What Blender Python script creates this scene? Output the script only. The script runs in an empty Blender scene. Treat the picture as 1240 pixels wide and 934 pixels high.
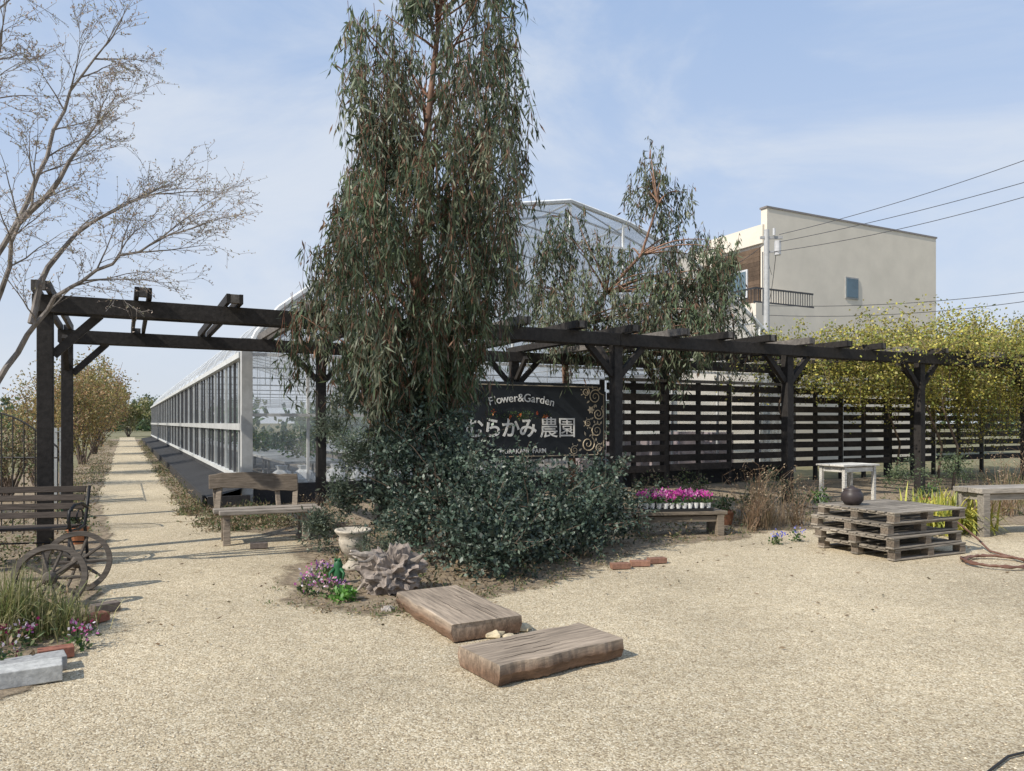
import bpy, math, random
import numpy as np
from mathutils import Vector, Matrix, Euler, noise as mn
random.seed(7); rng=np.random.default_rng(7)
A=(-.4617,.887); B=(.887,.4617); O=(-5.65,9.0)
def W(s,r,z=0): return Vector((O[0]+B[0]*s+A[0]*r, O[1]+B[1]*s+A[1]*r, z))
ANG=math.atan2(B[1],B[0])
MS=Matrix.Translation((O[0],O[1],0))@Matrix.Rotation(ANG,4,'Z')
scn=bpy.context.scene
def U(x,y): return random.uniform(x,y)

# ---------------------------------------------------------------- builder
class MB:
    def __init__(s): s.v=[]; s.f=[]; s.c=[]
    def add(s,vs,fs,col,jit=.0):
        o=len(s.v); k=1+U(-jit,jit)
        c=(col[0]*k,col[1]*k,col[2]*k,1)
        s.v.extend([tuple(p) for p in vs]); s.c.extend([c]*len(vs))
        s.f.extend([tuple(i+o for i in f) for f in fs])
    def box(s,c,d,col,rot=None,jit=.18):
        x,y,z=d[0]/2,d[1]/2,d[2]/2
        P=[Vector((i*x,j*y,k*z)) for k in(-1,1) for j in(-1,1) for i in(-1,1)]
        if rot is not None:
            R=Euler(rot).to_matrix(); P=[R@p for p in P]
        c=Vector(c); P=[p+c for p in P]
        s.add(P,[(0,2,3,1),(4,5,7,6),(0,1,5,4),(2,6,7,3),(0,4,6,2),(1,3,7,5)],col,jit)
    def beam(s,p,q,w,h,col,up=(0,0,1),jit=.18):
        p=Vector(p);q=Vector(q);d=(q-p).normalized();up=Vector(up)
        if abs(d.dot(up))>.98: up=Vector((0,1,0))
        sd=d.cross(up).normalized();u=sd.cross(d).normalized()
        P=[]
        for e in(p,q):
            for j in(-1,1):
                for i in(-1,1): P.append(e+sd*(i*w/2)+u*(j*h/2))
        s.add(P,[(0,1,3,2),(4,6,7,5),(0,4,5,1),(2,3,7,6),(0,2,6,4),(1,5,7,3)],col,jit)
    def tube(s,pts,rads,col,n=6,jit=.1,cap=True):
        pts=[Vector(p) for p in pts]
        if not hasattr(rads,'__len__'): rads=[rads]*len(pts)
        vs=[];fs=[];ref=Vector((.3,.9,.2))
        for i,p in enumerate(pts):
            d=(pts[min(i+1,len(pts)-1)]-pts[max(i-1,0)])
            if d.length<1e-6: d=Vector((0,0,1))
            d.normalize()
            sd=d.cross(ref)
            if sd.length<.1: sd=d.cross(Vector((1,0,0)))
            sd.normalize(); u=sd.cross(d); ref=ref if abs(d.dot(ref))<.95 else Vector((1,0,.1))
            for k in range(n):
                t=2*math.pi*k/n
                vs.append(p+(sd*math.cos(t)+u*math.sin(t))*rads[i])
        for i in range(len(pts)-1):
            for k in range(n):
                k2=(k+1)%n
                fs.append((i*n+k,i*n+k2,(i+1)*n+k2,(i+1)*n+k))
        if cap:
            fs.append(tuple(range(n))[::-1]); fs.append(tuple((len(pts)-1)*n+k for k in range(n)))
        s.add(vs,fs,col,jit)
    def lathe(s,prof,c,col,n=20,lump=0,jit=.05):
        vs=[];fs=[];c=Vector(c)
        for i,(r,z) in enumerate(prof):
            for k in range(n):
                t=2*math.pi*k/n
                rr=r*(1+lump*mn.noise(Vector((math.cos(t)*2,math.sin(t)*2,z*6))))
                vs.append(c+Vector((rr*math.cos(t),rr*math.sin(t),z)))
        for i in range(len(prof)-1):
            for k in range(n):
                k2=(k+1)%n; fs.append((i*n+k,i*n+k2,(i+1)*n+k2,(i+1)*n+k))
        fs.append(tuple(range(n))[::-1]); fs.append(tuple((len(prof)-1)*n+k for k in range(n)))
        s.add(vs,fs,col,jit)
    def quads(s,V,C):   # V (N,4,3), C (N,3)
        N=len(V); o=len(s.v)
        s.v.extend(map(tuple,V.reshape(-1,3).tolist()))
        C4=np.concatenate([C,np.ones((N,1))],1)
        s.c.extend(map(tuple,np.repeat(C4,4,0).tolist()))
        s.f.extend(map(tuple,(np.arange(N*4).reshape(N,4)+o).tolist()))
    def leaves(s,P,D,L,Wd,C,bend=0):
        N=len(P); D=D/np.linalg.norm(D,axis=1,keepdims=True)
        R=rng.normal(size=(N,3)); S=np.cross(D,R); S/=np.linalg.norm(S,axis=1,keepdims=True)+1e-9
        L=np.broadcast_to(L,(N,))[:,None]; Wd=np.broadcast_to(Wd,(N,))[:,None]
        mid=P+D*L*.45; tip=P+D*L
        s.quads(np.stack([P,mid+S*Wd/2,tip,mid-S*Wd/2],1),C)
    def finish(s,name,mat,M=None,parent=None,smooth=False,bevel=0):
        me=bpy.data.meshes.new(name); me.from_pydata(s.v,[],s.f)
        at=me.color_attributes.new('Col','FLOAT_COLOR','POINT')
        at.data.foreach_set('color',np.array(s.c,dtype=np.float32).ravel())
        me.materials.append(mat)
        if smooth: me.polygons.foreach_set('use_smooth',[True]*len(me.polygons))
        me.update(); ob=bpy.data.objects.new(name,me); scn.collection.objects.link(ob)
        if M is not None: ob.matrix_world=M
        if parent: 
            ob.parent=parent
        if bevel:
            m=ob.modifiers.new('bev','BEVEL'); m.width=bevel; m.segments=2; m.limit_method='ANGLE'
        return ob
def empty(name):
    e=bpy.data.objects.new(name,None); scn.collection.objects.link(e); e.empty_display_size=.2; return e

# ---------------------------------------------------------------- materials
def cmat(name,rough=.8,ns=8,namt=.35,bump=.3,stretch=(1,1,1),spec=.3,transl=0,detail=6,coord='Object',ns2=None,metal=0,bdist=.01):
    m=bpy.data.materials.new(name); m.use_nodes=True; nt=m.node_tree; nt.nodes.clear(); n=nt.nodes; l=nt.links
    out=n.new('ShaderNodeOutputMaterial'); p=n.new('ShaderNodeBsdfPrincipled')
    p.inputs['Roughness'].default_value=rough; p.inputs['Specular IOR Level'].default_value=spec; p.inputs['Metallic'].default_value=metal
    at=n.new('ShaderNodeAttribute'); at.attribute_name='Col'
    if namt<=.2 and bump==0:
        src=at.outputs['Color']
    else:
        tc=n.new('ShaderNodeTexCoord'); mp=n.new('ShaderNodeMapping'); mp.inputs['Scale'].default_value=stretch
        l.new(tc.outputs[coord],mp.inputs['Vector'])
        nz=n.new('ShaderNodeTexNoise'); nz.inputs['Scale'].default_value=ns; nz.inputs['Detail'].default_value=detail; nz.inputs['Roughness'].default_value=.65
        l.new(mp.outputs[0],nz.inputs['Vector'])
        mr=n.new('ShaderNodeMapRange'); mr.inputs[1].default_value=.3; mr.inputs[2].default_value=.7; mr.inputs[3].default_value=1-namt; mr.inputs[4].default_value=1+namt
        l.new(nz.outputs['Fac'],mr.inputs[0])
        nb=n.new('ShaderNodeTexNoise'); nb.inputs['Scale'].default_value=1.3; nb.inputs['Detail'].default_value=4
        l.new(tc.outputs[coord],nb.inputs['Vector'])
        mr2=n.new('ShaderNodeMapRange'); mr2.inputs[1].default_value=.3; mr2.inputs[2].default_value=.7; mr2.inputs[3].default_value=1-namt*.5; mr2.inputs[4].default_value=1+namt*.5
        l.new(nb.outputs['Fac'],mr2.inputs[0])
        mu=n.new('ShaderNodeMath'); mu.operation='MULTIPLY'; l.new(mr.outputs[0],mu.inputs[0]); l.new(mr2.outputs[0],mu.inputs[1])
        vm=n.new('ShaderNodeVectorMath'); vm.operation='SCALE'; l.new(at.outputs['Color'],vm.inputs[0]); l.new(mu.outputs[0],vm.inputs['Scale'])
        src=vm.outputs[0]
    l.new(src,p.inputs['Base Color'])
    if bump:
        bp=n.new('ShaderNodeBump'); bp.inputs['Strength'].default_value=bump; bp.inputs['Distance'].default_value=bdist
        l.new(nz.outputs['Fac'],bp.inputs['Height']); l.new(bp.outputs[0],p.inputs['Normal'])
    if transl:
        t=n.new('ShaderNodeBsdfTranslucent'); l.new(src,t.inputs[0])
        mx=n.new('ShaderNodeMixShader'); mx.inputs[0].default_value=transl
        l.new(p.outputs[0],mx.inputs[1]); l.new(t.outputs[0],mx.inputs[2]); l.new(mx.outputs[0],out.inputs[0])
    else: l.new(p.outputs[0],out.inputs[0])
    return m
M_black=cmat('black_stained_wood',.75,14,.45,.5,(1,1,1))
M_wood=cmat('weathered_wood',.85,5,.45,.8,(1,9,9))
M_slab=cmat('slab_wood',.85,2.2,.5,1.0,(1.2,16,10),bdist=.012)
M_bark=cmat('bark',.9,18,.5,.8,(1,1,.3))
M_leaf=cmat('leaf',.5,3,.2,0,transl=.28,spec=.4)
M_shrub=cmat('shrub_leaf',.42,3,.2,0,transl=.15,spec=.4)
M_stone=cmat('stone',.9,25,.3,.5)
M_stucco=cmat('stucco',.9,1.2,.06,.1)
M_paint=cmat('painted',.5,6,.15,.1)
M_metal=cmat('galvanised',.4,10,.15,.1,spec=.6)
M_iron=cmat('wrought_iron',.5,30,.3,.3)
M_cer=cmat('ceramic',.45,8,.2,.1)
M_petal=cmat('petal',.6,5,.2,0,transl=.3)
M_rub=cmat('rubber',.5,20,.2,.1)
M_siding=cmat('cedar_siding',.8,3,.3,.3,(6,1,1))
M_net=cmat('net',.9,9,.25,.1)

def film(name,col,opac,rough=.25):
    m=bpy.data.materials.new(name); m.use_nodes=True; nt=m.node_tree; nt.nodes.clear(); n=nt.nodes; l=nt.links
    out=n.new('ShaderNodeOutputMaterial'); p=n.new('ShaderNodeBsdfPrincipled'); t=n.new('ShaderNodeBsdfTransparent'); mx=n.new('ShaderNodeMixShader')
    p.inputs['Base Color'].default_value=(*col,1); p.inputs['Roughness'].default_value=rough
    nz=n.new('ShaderNodeTexNoise'); nz.inputs['Scale'].default_value=.9; nz.inputs['Detail'].default_value=5
    tc=n.new('ShaderNodeTexCoord'); mp=n.new('ShaderNodeMapping'); mp.inputs['Scale'].default_value=(1,.6,2.5); l.new(tc.outputs['Object'],mp.inputs[0]); l.new(mp.outputs[0],nz.inputs['Vector'])
    mr=n.new('ShaderNodeMapRange'); mr.inputs[1].default_value=.3; mr.inputs[2].default_value=.7; mr.inputs[3].default_value=opac*.65; mr.inputs[4].default_value=opac*1.35
    l.new(nz.outputs['Fac'],mr.inputs[0]); l.new(mr.outputs[0],mx.inputs[0])
    bp=n.new('ShaderNodeBump'); bp.inputs['Strength'].default_value=.3; bp.inputs['Distance'].default_value=.05; l.new(nz.outputs['Fac'],bp.inputs['Height']); l.new(bp.outputs[0],p.inputs['Normal'])
    l.new(t.outputs[0],mx.inputs[1]); l.new(p.outputs[0],mx.inputs[2]); l.new(mx.outputs[0],out.inputs[0]); return m
M_film=film('greenhouse_film',(.70,.74,.76),.22)
M_roof=film('roof_film',(.78,.82,.86),.42)
M_pane=film('side_pane',(.20,.24,.26),.5,.15)
M_glass=film('window_glass',(.10,.16,.2),.9,.05)

def gravel():
    m=bpy.data.materials.new('gravel'); m.use_nodes=True; nt=m.node_tree; n=nt.nodes; l=nt.links; p=n['Principled BSDF']
    p.inputs['Roughness'].default_value=.95; p.inputs['Specular IOR Level'].default_value=.15
    tc=n.new('ShaderNodeTexCoord')
    v=n.new('ShaderNodeTexVoronoi'); v.inputs['Scale'].default_value=100; l.new(tc.outputs['Object'],v.inputs['Vector'])
    sep=n.new('ShaderNodeSeparateColor'); l.new(v.outputs['Color'],sep.inputs[0])
    cr=n.new('ShaderNodeValToRGB'); e=cr.color_ramp.elements
    e[0].position=0; e[0].color=(.33,.255,.165,1); e[1].position=1; e[1].color=(.84,.76,.58,1)
    for pos,c in((.25,(.50,.41,.27,1)),(.55,(.63,.53,.36,1)),(.8,(.70,.60,.43,1))):
        q=e.new(pos); q.color=c
    l.new(sep.outputs[0],cr.inputs[0])
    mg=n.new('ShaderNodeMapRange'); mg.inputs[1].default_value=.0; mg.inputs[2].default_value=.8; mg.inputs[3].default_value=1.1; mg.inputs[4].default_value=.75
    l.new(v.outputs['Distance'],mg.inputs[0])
    def nzr(sc,det,ro,lo,hi):
        n1=n.new('ShaderNodeTexNoise'); n1.inputs['Scale'].default_value=sc; n1.inputs['Detail'].default_value=det; n1.inputs['Roughness'].default_value=ro; l.new(tc.outputs['Object'],n1.inputs['Vector'])
        m1=n.new('ShaderNodeMapRange'); m1.inputs[1].default_value=.3; m1.inputs[2].default_value=.7; m1.inputs[3].default_value=lo; m1.inputs[4].default_value=hi; l.new(n1.outputs['Fac'],m1.inputs[0]); return n1,m1
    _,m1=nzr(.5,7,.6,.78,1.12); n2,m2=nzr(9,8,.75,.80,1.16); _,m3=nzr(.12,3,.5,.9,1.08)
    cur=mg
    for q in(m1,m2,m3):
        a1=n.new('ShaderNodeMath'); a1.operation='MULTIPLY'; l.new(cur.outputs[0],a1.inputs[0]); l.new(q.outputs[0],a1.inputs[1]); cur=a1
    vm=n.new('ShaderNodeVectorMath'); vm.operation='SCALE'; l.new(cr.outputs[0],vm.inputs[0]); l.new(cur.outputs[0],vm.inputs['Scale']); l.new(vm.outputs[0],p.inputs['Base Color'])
    b1=n.new('ShaderNodeBump'); b1.inputs['Strength'].default_value=.6; b1.inputs['Distance'].default_value=.006; b1.invert=True; l.new(v.outputs['Distance'],b1.inputs['Height'])
    b2=n.new('ShaderNodeBump'); b2.inputs['Strength'].default_value=.5; b2.inputs['Distance'].default_value=.05; l.new(n2.outputs['Fac'],b2.inputs['Height']); l.new(b1.outputs[0],b2.inputs['Normal']); l.new(b2.outputs[0],p.inputs['Normal'])
    return m
M_gravel=gravel()
def soil(name,c1,c2,c3,sc=6,edge=False):
    m=bpy.data.materials.new(name); m.use_nodes=True; nt=m.node_tree; n=nt.nodes; l=nt.links; p=n['Principled BSDF']; p.inputs['Roughness'].default_value=.95
    tc=n.new('ShaderNodeTexCoord'); nz=n.new('ShaderNodeTexNoise'); nz.inputs['Scale'].default_value=sc; nz.inputs['Detail'].default_value=9; nz.inputs['Roughness'].default_value=.75; l.new(tc.outputs['Object'],nz.inputs['Vector'])
    cr=n.new('ShaderNodeValToRGB'); e=cr.color_ramp.elements; e[0].position=.32; e[0].color=(*c1,1); e[1].position=.7; e[1].color=(*c3,1); q=e.new(.5); q.color=(*c2,1)
    l.new(nz.outputs['Fac'],cr.inputs[0]); l.new(cr.outputs[0],p.inputs['Base Color'])
    bp=n.new('ShaderNodeBump'); bp.inputs['Strength'].default_value=.8; bp.inputs['Distance'].default_value=.04; l.new(nz.outputs['Fac'],bp.inputs['Height']); l.new(bp.outputs[0],p.inputs['Normal'])
    if edge:
        at=n.new('ShaderNodeAttribute'); at.attribute_name='Edge'
        n2=n.new('ShaderNodeTexNoise'); n2.inputs['Scale'].default_value=10; n2.inputs['Detail'].default_value=10; n2.inputs['Roughness'].default_value=.85; l.new(tc.outputs['Object'],n2.inputs['Vector'])
        mu=n.new('ShaderNodeMath'); mu.operation='MULTIPLY_ADD'; mu.inputs[1].default_value=3.0; mu.inputs[2].default_value=-1.9; l.new(n2.outputs['Fac'],mu.inputs[0])
        ad=n.new('ShaderNodeMath'); ad.operation='MULTIPLY_ADD'; ad.inputs[1].default_value=1.5; l.new(at.outputs['Fac'],ad.inputs[0]); l.new(mu.outputs[0],ad.inputs[2])
        mr=n.new('ShaderNodeMapRange'); mr.inputs[1].default_value=.2; mr.inputs[2].default_value=.75; l.new(ad.outputs[0],mr.inputs[0])
        t=n.new('ShaderNodeBsdfTransparent'); mx=n.new('ShaderNodeMixShader'); l.new(mr.outputs[0],mx.inputs[0]); l.new(t.outputs[0],mx.inputs[1]); l.new(p.outputs[0],mx.inputs[2]); l.new(mx.outputs[0],n['Material Output'].inputs[0])
    return m
M_field=soil('field_soil',(.12,.10,.06),(.17,.16,.08),(.28,.24,.15),1.5)
M_bed=soil('bed_soil',(.14,.105,.07),(.27,.21,.14),(.46,.37,.25),14,True)

# ---------------------------------------------------------------- ground
def sheet(name,pts,z,mat,jit=.06,step=.25,edge=0):
    vs=[]
    for i in range(len(pts)):
        p=Vector(pts[i]); q=Vector(pts[(i+1)%len(pts)]); L=(q-p).length; n=max(1,min(60,int(L/step)))
        for k in range(n):
            v=p.lerp(q,k/n); vs.append((v.x+jit*(mn.noise(Vector((v.x*3,v.y*3,0)))*2.2+U(-.5,.5)),v.y+jit*(mn.noise(Vector((v.x*3,v.y*3,9)))*2.2+U(-.5,.5)),z))
    me=bpy.data.meshes.new(name); N=len(vs)
    if edge:
        S=sum(vs[i][0]*vs[(i+1)%N][1]-vs[(i+1)%N][0]*vs[i][1] for i in range(N)); sg_=1 if S>0 else -1
        outer=[]
        for i in range(N):
            a_=Vector(vs[(i-3)%N]); b_=Vector(vs[(i+3)%N]); d=(b_-a_).normalized(); nrm=Vector((d.y,-d.x,0))*sg_
            o_=Vector(vs[i])+nrm*edge; outer.append((o_.x,o_.y,z))
        me.from_pydata(vs+outer,[],[tuple(range(N))]+[(i,N+i,N+(i+1)%N,(i+1)%N) for i in range(N)])
        at=me.attributes.new('Edge','FLOAT','POINT'); at.data.foreach_set('value',[1.0]*N+[0.0]*N)
    else:
        me.from_pydata(vs,[],[tuple(range(N))])
    me.materials.append(mat)
    ob=bpy.data.objects.new(name,me); scn.collection.objects.link(ob); return ob
me=bpy.data.meshes.new('ground'); me.from_pydata([(-900,-60,0),(900,-60,0),(900,1500,0),(-900,1500,0)],[],[(0,1,2,3)]); me.materials.append(M_field)
g=bpy.data.objects.new('ground',me); scn.collection.objects.link(g)
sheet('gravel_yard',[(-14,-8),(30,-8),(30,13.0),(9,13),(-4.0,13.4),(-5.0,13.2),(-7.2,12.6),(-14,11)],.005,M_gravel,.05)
def L2(s,r): 
    w=W(s,r); return (w.x,w.y)
sheet('gravel_path',[L2(.25,2.5),L2(1.85,2.5),L2(1.8,20),L2(1.75,80),L2(.35,80),L2(.3,20)],.009,M_gravel,.07)
bed_c=[(-2.05,7.15),(-1.7,6.5),(-1.17,6.35),(-.7,6.6),(-.15,7.05),(.7,8.1),(1.6,9.6),(3.0,10.4),(3.6,11.2),(6.75,11.4),(10,12.5),(15,16),(12,22),(-3.9,15.2),(-5.1,13.2),(-4.7,12.0),(-4.0,11.1),(-2.7,10.4),(-2.35,8.8)]
sheet('planting_bed',bed_c,.013,M_bed,.11,edge=.42)
bed_l=[(-3.15,3.9),(-3.0,4.4),(-3.2,5.1),(-3.45,6.2),(-4.7,7.9),(-5.1,9.2),(-7.0,12.6),(-14,24),(-30,14),(-20,4)]
sheet('planting_bed',bed_l,.0145,M_bed,.06,edge=.22)
sheet('path_verge',[L2(1.82,3.2),L2(2.12,3.2),L2(2.1,70),L2(1.75,70)],.017,M_bed,.05,edge=.12)
sheet('path_verge',[L2(-.6,4.5),L2(.28,4.2),L2(.33,70),L2(-.5,70)],.0195,M_bed,.06,edge=.12)
mb=MB(); N=12000
D=rng.uniform(3.0,10.5,N); X=rng.uniform(-.75,.78,N)*D
sz=rng.uniform(.0025,.006,N)*rng.choice([1,1,1,1.5],N)
base=np.array([[1,0,0],[0,1,0],[-1,0,0],[0,-1,0],[0,0,.6],[0,0,-.4]])
an=rng.uniform(0,6.28,N); ca,sa=np.cos(an),np.sin(an)
V=base[None]*(sz[:,None,None])*rng.uniform(.7,1.3,(N,6,1))
Vx=V[:,:,0]*ca[:,None]-V[:,:,1]*sa[:,None]+X[:,None]; Vy=V[:,:,0]*sa[:,None]+V[:,:,1]*ca[:,None]+D[:,None]; Vz=V[:,:,2]+.008
V=np.stack([Vx,Vy,Vz],2); pal=np.array([[.62,.53,.38],[.50,.41,.28],[.70,.62,.47],[.38,.31,.22],[.56,.47,.33]])
C=pal[rng.integers(0,5,N)]*rng.uniform(.8,1.1,(N,1))
mb.v=list(map(tuple,V.reshape(-1,3).tolist())); mb.c=list(map(tuple,np.repeat(np.concatenate([C,np.ones((N,1))],1),6,0).tolist()))
ff=np.array([[0,1,4],[1,2,4],[2,3,4],[3,0,4],[1,0,5],[2,1,5],[3,2,5],[0,3,5]])
mb.f=list(map(tuple,(ff[None]+(np.arange(N)*6)[:,None,None]).reshape(-1,3).tolist()))
mb.finish('loose_gravel',M_stone)

# ---------------------------------------------------------------- pergola
BK=(.028,.025,.023); BKG=(.12,.11,.10)
pg=empty('pergola')
post_s=[0,4.2,8.4,12.55,16.7,20.9]
mb=MB()
for s in post_s:
    for r in(0,3.8):
        mb.box((s,r,1.48),(.17,.17,2.96),BK)
mb.finish('posts',M_black,MS,pg,bevel=.008)
mb=MB()
for r in(0,3.8):
    for i in range(len(post_s)-1):
        s0=post_s[i]-(.13 if i==0 else 0); s1=post_s[i+1]+(.6 if i==len(post_s)-2 else 0)
        for o in(-.115,.115):
            mb.box(((s0+s1)/2,r+o,3.03),(s1-s0-.006,.055,.21),BK,jit=.25)
mb.finish('beams',M_black,MS,pg,bevel=.006)
mb=MB(); s=-.02; k=0
while s<21.3:
    for o in(-.075,.075):
        mb.box((s+o+U(-.01,.01),1.9+U(-.03,.03),3.205),(.05,4.55,.125),BK if k%3 else BKG,rot=(U(-.002,.002),0,U(-.004,.004)),jit=.3)
    s+=1.07; k+=1
mb.finish('rafters',M_black,MS,pg,bevel=.005)
mb=MB(); s=-.02
while s<21.3:
    for r in(-.33,4.13): mb.box((s,r,3.21),(.10,.10,.11),BKG,jit=.3)
    s+=1.07
mb.finish('rafter_blocks',M_black,MS,pg)
mb=MB()
for s in post_s:
    for r in(0,3.8):
        for sg in(-1,1):
            if s==0 and sg==-1: continue
            mb.beam((s+sg*.08,r,2.42),(s+sg*.58,r,2.94),.09,.10,BK)
        sg=1 if r==0 else -1
        mb.beam((s,r+sg*.08,2.5),(s,r+sg*.55,2.98),.08,.09,BK)
mb.finish('braces',M_black,MS,pg)

# ---------------------------------------------------------------- slat fence
fe=empty('slat_fence'); mb=MB()
segs=[(10.78,12.5),(12.62,14.6),(14.66,16.64),(16.78,18.8),(18.86,20.85),(20.98,23),(23.06,25.5),(25.56,28)]
for (s0,s1) in segs:
    for i in range(9):
        z=.50+i*.245
        mb.box(((s0+s1)/2,3.70,z+U(-.012,.012)),(s1-s0,.03,.165),(.030,.025,.022),rot=(0,U(-.004,.004),0),jit=.45)
mb.finish('slats',M_black,MS,fe)
mb=MB()
for s in[10.7,11.6,13.6,14.63,15.6,17.8,18.83,19.8,22,23.03,24.3,25.53,28]: mb.box((s,3.78,1.3),(.09,.09,2.6),BK)
mb.box((19.4,3.70,2.62),(17.3,.09,.07),BKG)
mb.finish('fence_posts',M_black,MS,fe)

# ---------------------------------------------------------------- sign
sg=empty('shop_sign'); DK=(.018,.022,.026)
zc=1.64; sc=8.55; hw=2.12; hh=.84
def outline(hw,hh,n):
    P=[]
    for (sx,sz,t0,t1) in((1,1,270,180),(-1,1,360,270),(-1,-1,90,0),(1,-1,180,90)):
        for k in range(7):
            t=math.radians(t0+(t1-t0)*k/6); P.append((sc+sx*hw+n*math.cos(t),zc+sz*hh+n*math.sin(t)))
    return P
def plate(mb,P,r0,r1,col):
    n=len(P); vs=[(x,r0,z) for x,z in P]+[(x,r1,z) for x,z in P]
    fs=[tuple(range(n)),tuple(range(n,2*n))[::-1]]+[(i,i+n,(i+1)%n+n,(i+1)%n) for i in range(n)]
    mb.add(vs,fs,col)
mb=MB(); plate(mb,outline(hw,hh,.17),3.58,3.62,DK); mb.finish('board',M_paint,MS,sg)
mb=MB(); P=outline(hw-.07,hh-.07,.17); mb.tube([(x,3.572,z) for x,z in P+[P[0]]],.012,(.35,.30,.22),5,cap=False)
mb.finish('border',M_paint,MS,sg)
mb=MB(); TAN=(.50,.42,.30)
def petal(mb,x,z,t,L,w,r=3.566):
    P0=np.array([[x,r,z]]); d=np.array([[math.cos(t),0,math.sin(t)]]); side=np.array([[-math.sin(t),0,math.cos(t)]])
    mb.quads(np.stack([P0,P0+d*L*.5+side*w/2,P0+d*L,P0+d*L*.5-side*w/2],1),np.array([TAN]))
for sx in(-1,1):
    for (dx,dz,R,dr) in((.34,.55,.17,1),(.62,.66,.10,-1),(.22,.16,.15,-1),(.26,-.22,.16,1),(.50,-.52,.19,-1),(.86,-.66,.11,1),(.20,-.62,.10,1),(.50,-.05,.09,1)):
        if sx*1==1 and dz>.3: dx*=.9
        cx=sc+sx*(hw-dx); cz=zc+dz; pts=[]
        for k in range(22):
            t=dr*k/21*3.6*math.pi; rr=R*(1-k/24); pts.append((cx+sx*rr*math.cos(t+1),3.568,cz+rr*math.sin(t+1)))
        mb.tube(pts,[.015-.008*k/21 for k in range(22)],TAN,5)
        for k in range(5): 
            t=1+k*.9; petal(mb,cx+sx*R*math.cos(t),cz+R*math.sin(t),t if sx>0 else math.pi-t,R*.6,R*.28)
    fx,fz=sc+sx*(hw-.42),zc+.25
    for k in range(6): petal(mb,fx,fz,k*math.pi/3,.10,.06)
mb.finish('scroll_ornament',M_paint,MS,sg)
def text(body,s,z,size,r=3.56,ang=0,bold=0.0,name='lettering'):
    cu=bpy.data.curves.new(name,'FONT'); cu.body=body; cu.size=size; cu.extrude=.004; cu.align_x='CENTER'; cu.align_y='CENTER'; cu.offset=bold
    m=bpy.data.materials.get('lettering_white')
    if not m:
        m=bpy.data.materials.new('lettering_white'); m.use_nodes=True; m.node_tree.nodes['Principled BSDF'].inputs['Base Color'].default_value=(.80,.79,.74,1); m.node_tree.nodes['Principled BSDF'].inputs['Roughness'].default_value=.7
    cu.materials.append(m)
    ob=bpy.data.objects.new(name,cu); scn.collection.objects.link(ob); ob.parent=sg
    ob.matrix_world=MS@Matrix.Translation((s,r,z))@Matrix.Rotation(math.pi/2,4,'X')@Matrix.Rotation(ang,4,'Z'); return ob
word='Flower&Garden'; R=3.4
adv={'l':.07,'&':.155,'w':.16,'F':.13,'G':.165,'r':.10}; tot=sum(adv.get(c,.128) for c in word); x=-tot/2
for c in word:
    w=adv.get(c,.128); t=(x+w/2)/R; x+=w
    text(c,sc-.08+R*math.sin(t),zc+.49-R*(1-math.cos(t)),.25,ang=-t,bold=.001)
for i,c in enumerate('むらかみ'): text(c,7.34+i*.425,1.46,.45,bold=.009)
for i,c in enumerate('農園'): text(c,9.14+i*.47,1.46,.48,bold=.002)
text('MURAKAMI  FARM',sc-.05,.98,.14,bold=.001)

# ---------------------------------------------------------------- greenhouse
gh=empty('greenhouse'); R0=4.5; R1=62
half=[(0,0),(0,.46),(0,2.9),(.2,3.35),(.62,3.85),(1.31,4.38),(2.5,5.22),(3.81,5.95),(5.6,6.55),(7.34,6.88)]
cs=10.27
prof=[(2.93+x,z) for x,z in half]+[(2*cs-2.93-x,z) for x,z in half[::-1][1:]]
def zarch(s):
    for i in range(len(prof)-1):
        if prof[i][0]<=s<=prof[i+1][0] and prof[i+1][0]>prof[i][0]:
            t=(s-prof[i][0])/(prof[i+1][0]-prof[i][0]); return prof[i][1]*(1-t)+prof[i+1][1]*t
    return 2.9
top=[p for p in prof if p[1]>=2.9]
mb=MB(); n=len(top)
mb.add([(s,R0,z) for s,z in top]+[(s,R1,z) for s,z in top],[(i,i+1,i+1+n,i+n) for i in range(n-1)],(1,1,1))
mb.finish('roof_film',M_roof,MS,gh,smooth=True)
mb=MB(); F=[p for p in prof if p[1]>=.46]
mb.add([(s,R0,z) for s,z in F],[tuple(range(len(F)))],(1,1,1)); mb.add([(s,R1,z) for s,z in F],[tuple(range(len(F)))],(1,1,1))
mb.finish('gable_film',M_film,MS,gh)
mb=MB()
for s in(2.93,2*cs-2.93): mb.add([(s,R0,.46),(s,R1,.46),(s,R1,2.9),(s,R0,2.9)],[(0,1,2,3)],(1,1,1))
mb.finish('side_panes',M_pane,MS,gh)
GV=(.50,.52,.53); WH=(.66,.67,.66); mb=MB()
r=R0; k=0
while r<=R1:
    mb.tube([(s,r+(.04 if k else -.02),z) for s,z in top],.06 if k==0 else .028,WH if k==0 else GV,6)
    if k and k%2==0:
        mb.tube([(3.0,r,3.0),(2*cs-3.0,r,3.0)],.025,GV,5)
        for q in(5.5,8,10.27,12.6,15): mb.tube([(q,r,3.0),(q,r,zarch(q)-.03)],.016,GV,4)
    r+=2.3; k+=1
for s,z in top[1:-1]+[(8.85,6.66),(4.8,4.8)]:
    mb.tube([(s,R0,z-.03),(s,R1,z-.03)],.022,GV,5)
s=4.1
while s<17.6:
    mb.box((s,R0-.03,(zarch(s)+.46)/2),(.05,.05,zarch(s)-.46),WH); s+=1.54
for z in(1.75,2.92): mb.box((cs,R0-.065,z),(14.5,.04,.06),WH)
mb.box((cs,R0-.065,4.75),(9.9,.04,.05),WH); mb.box((cs,R0-.07,5.9),(6.6,.04,.05),WH)
ch=[(cs+(s-cs)*.965,z-.32) for s,z in top[1:-1]]; mb.tube([(s,R0+.05,z) for s,z in ch],.03,GV,5)
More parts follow.
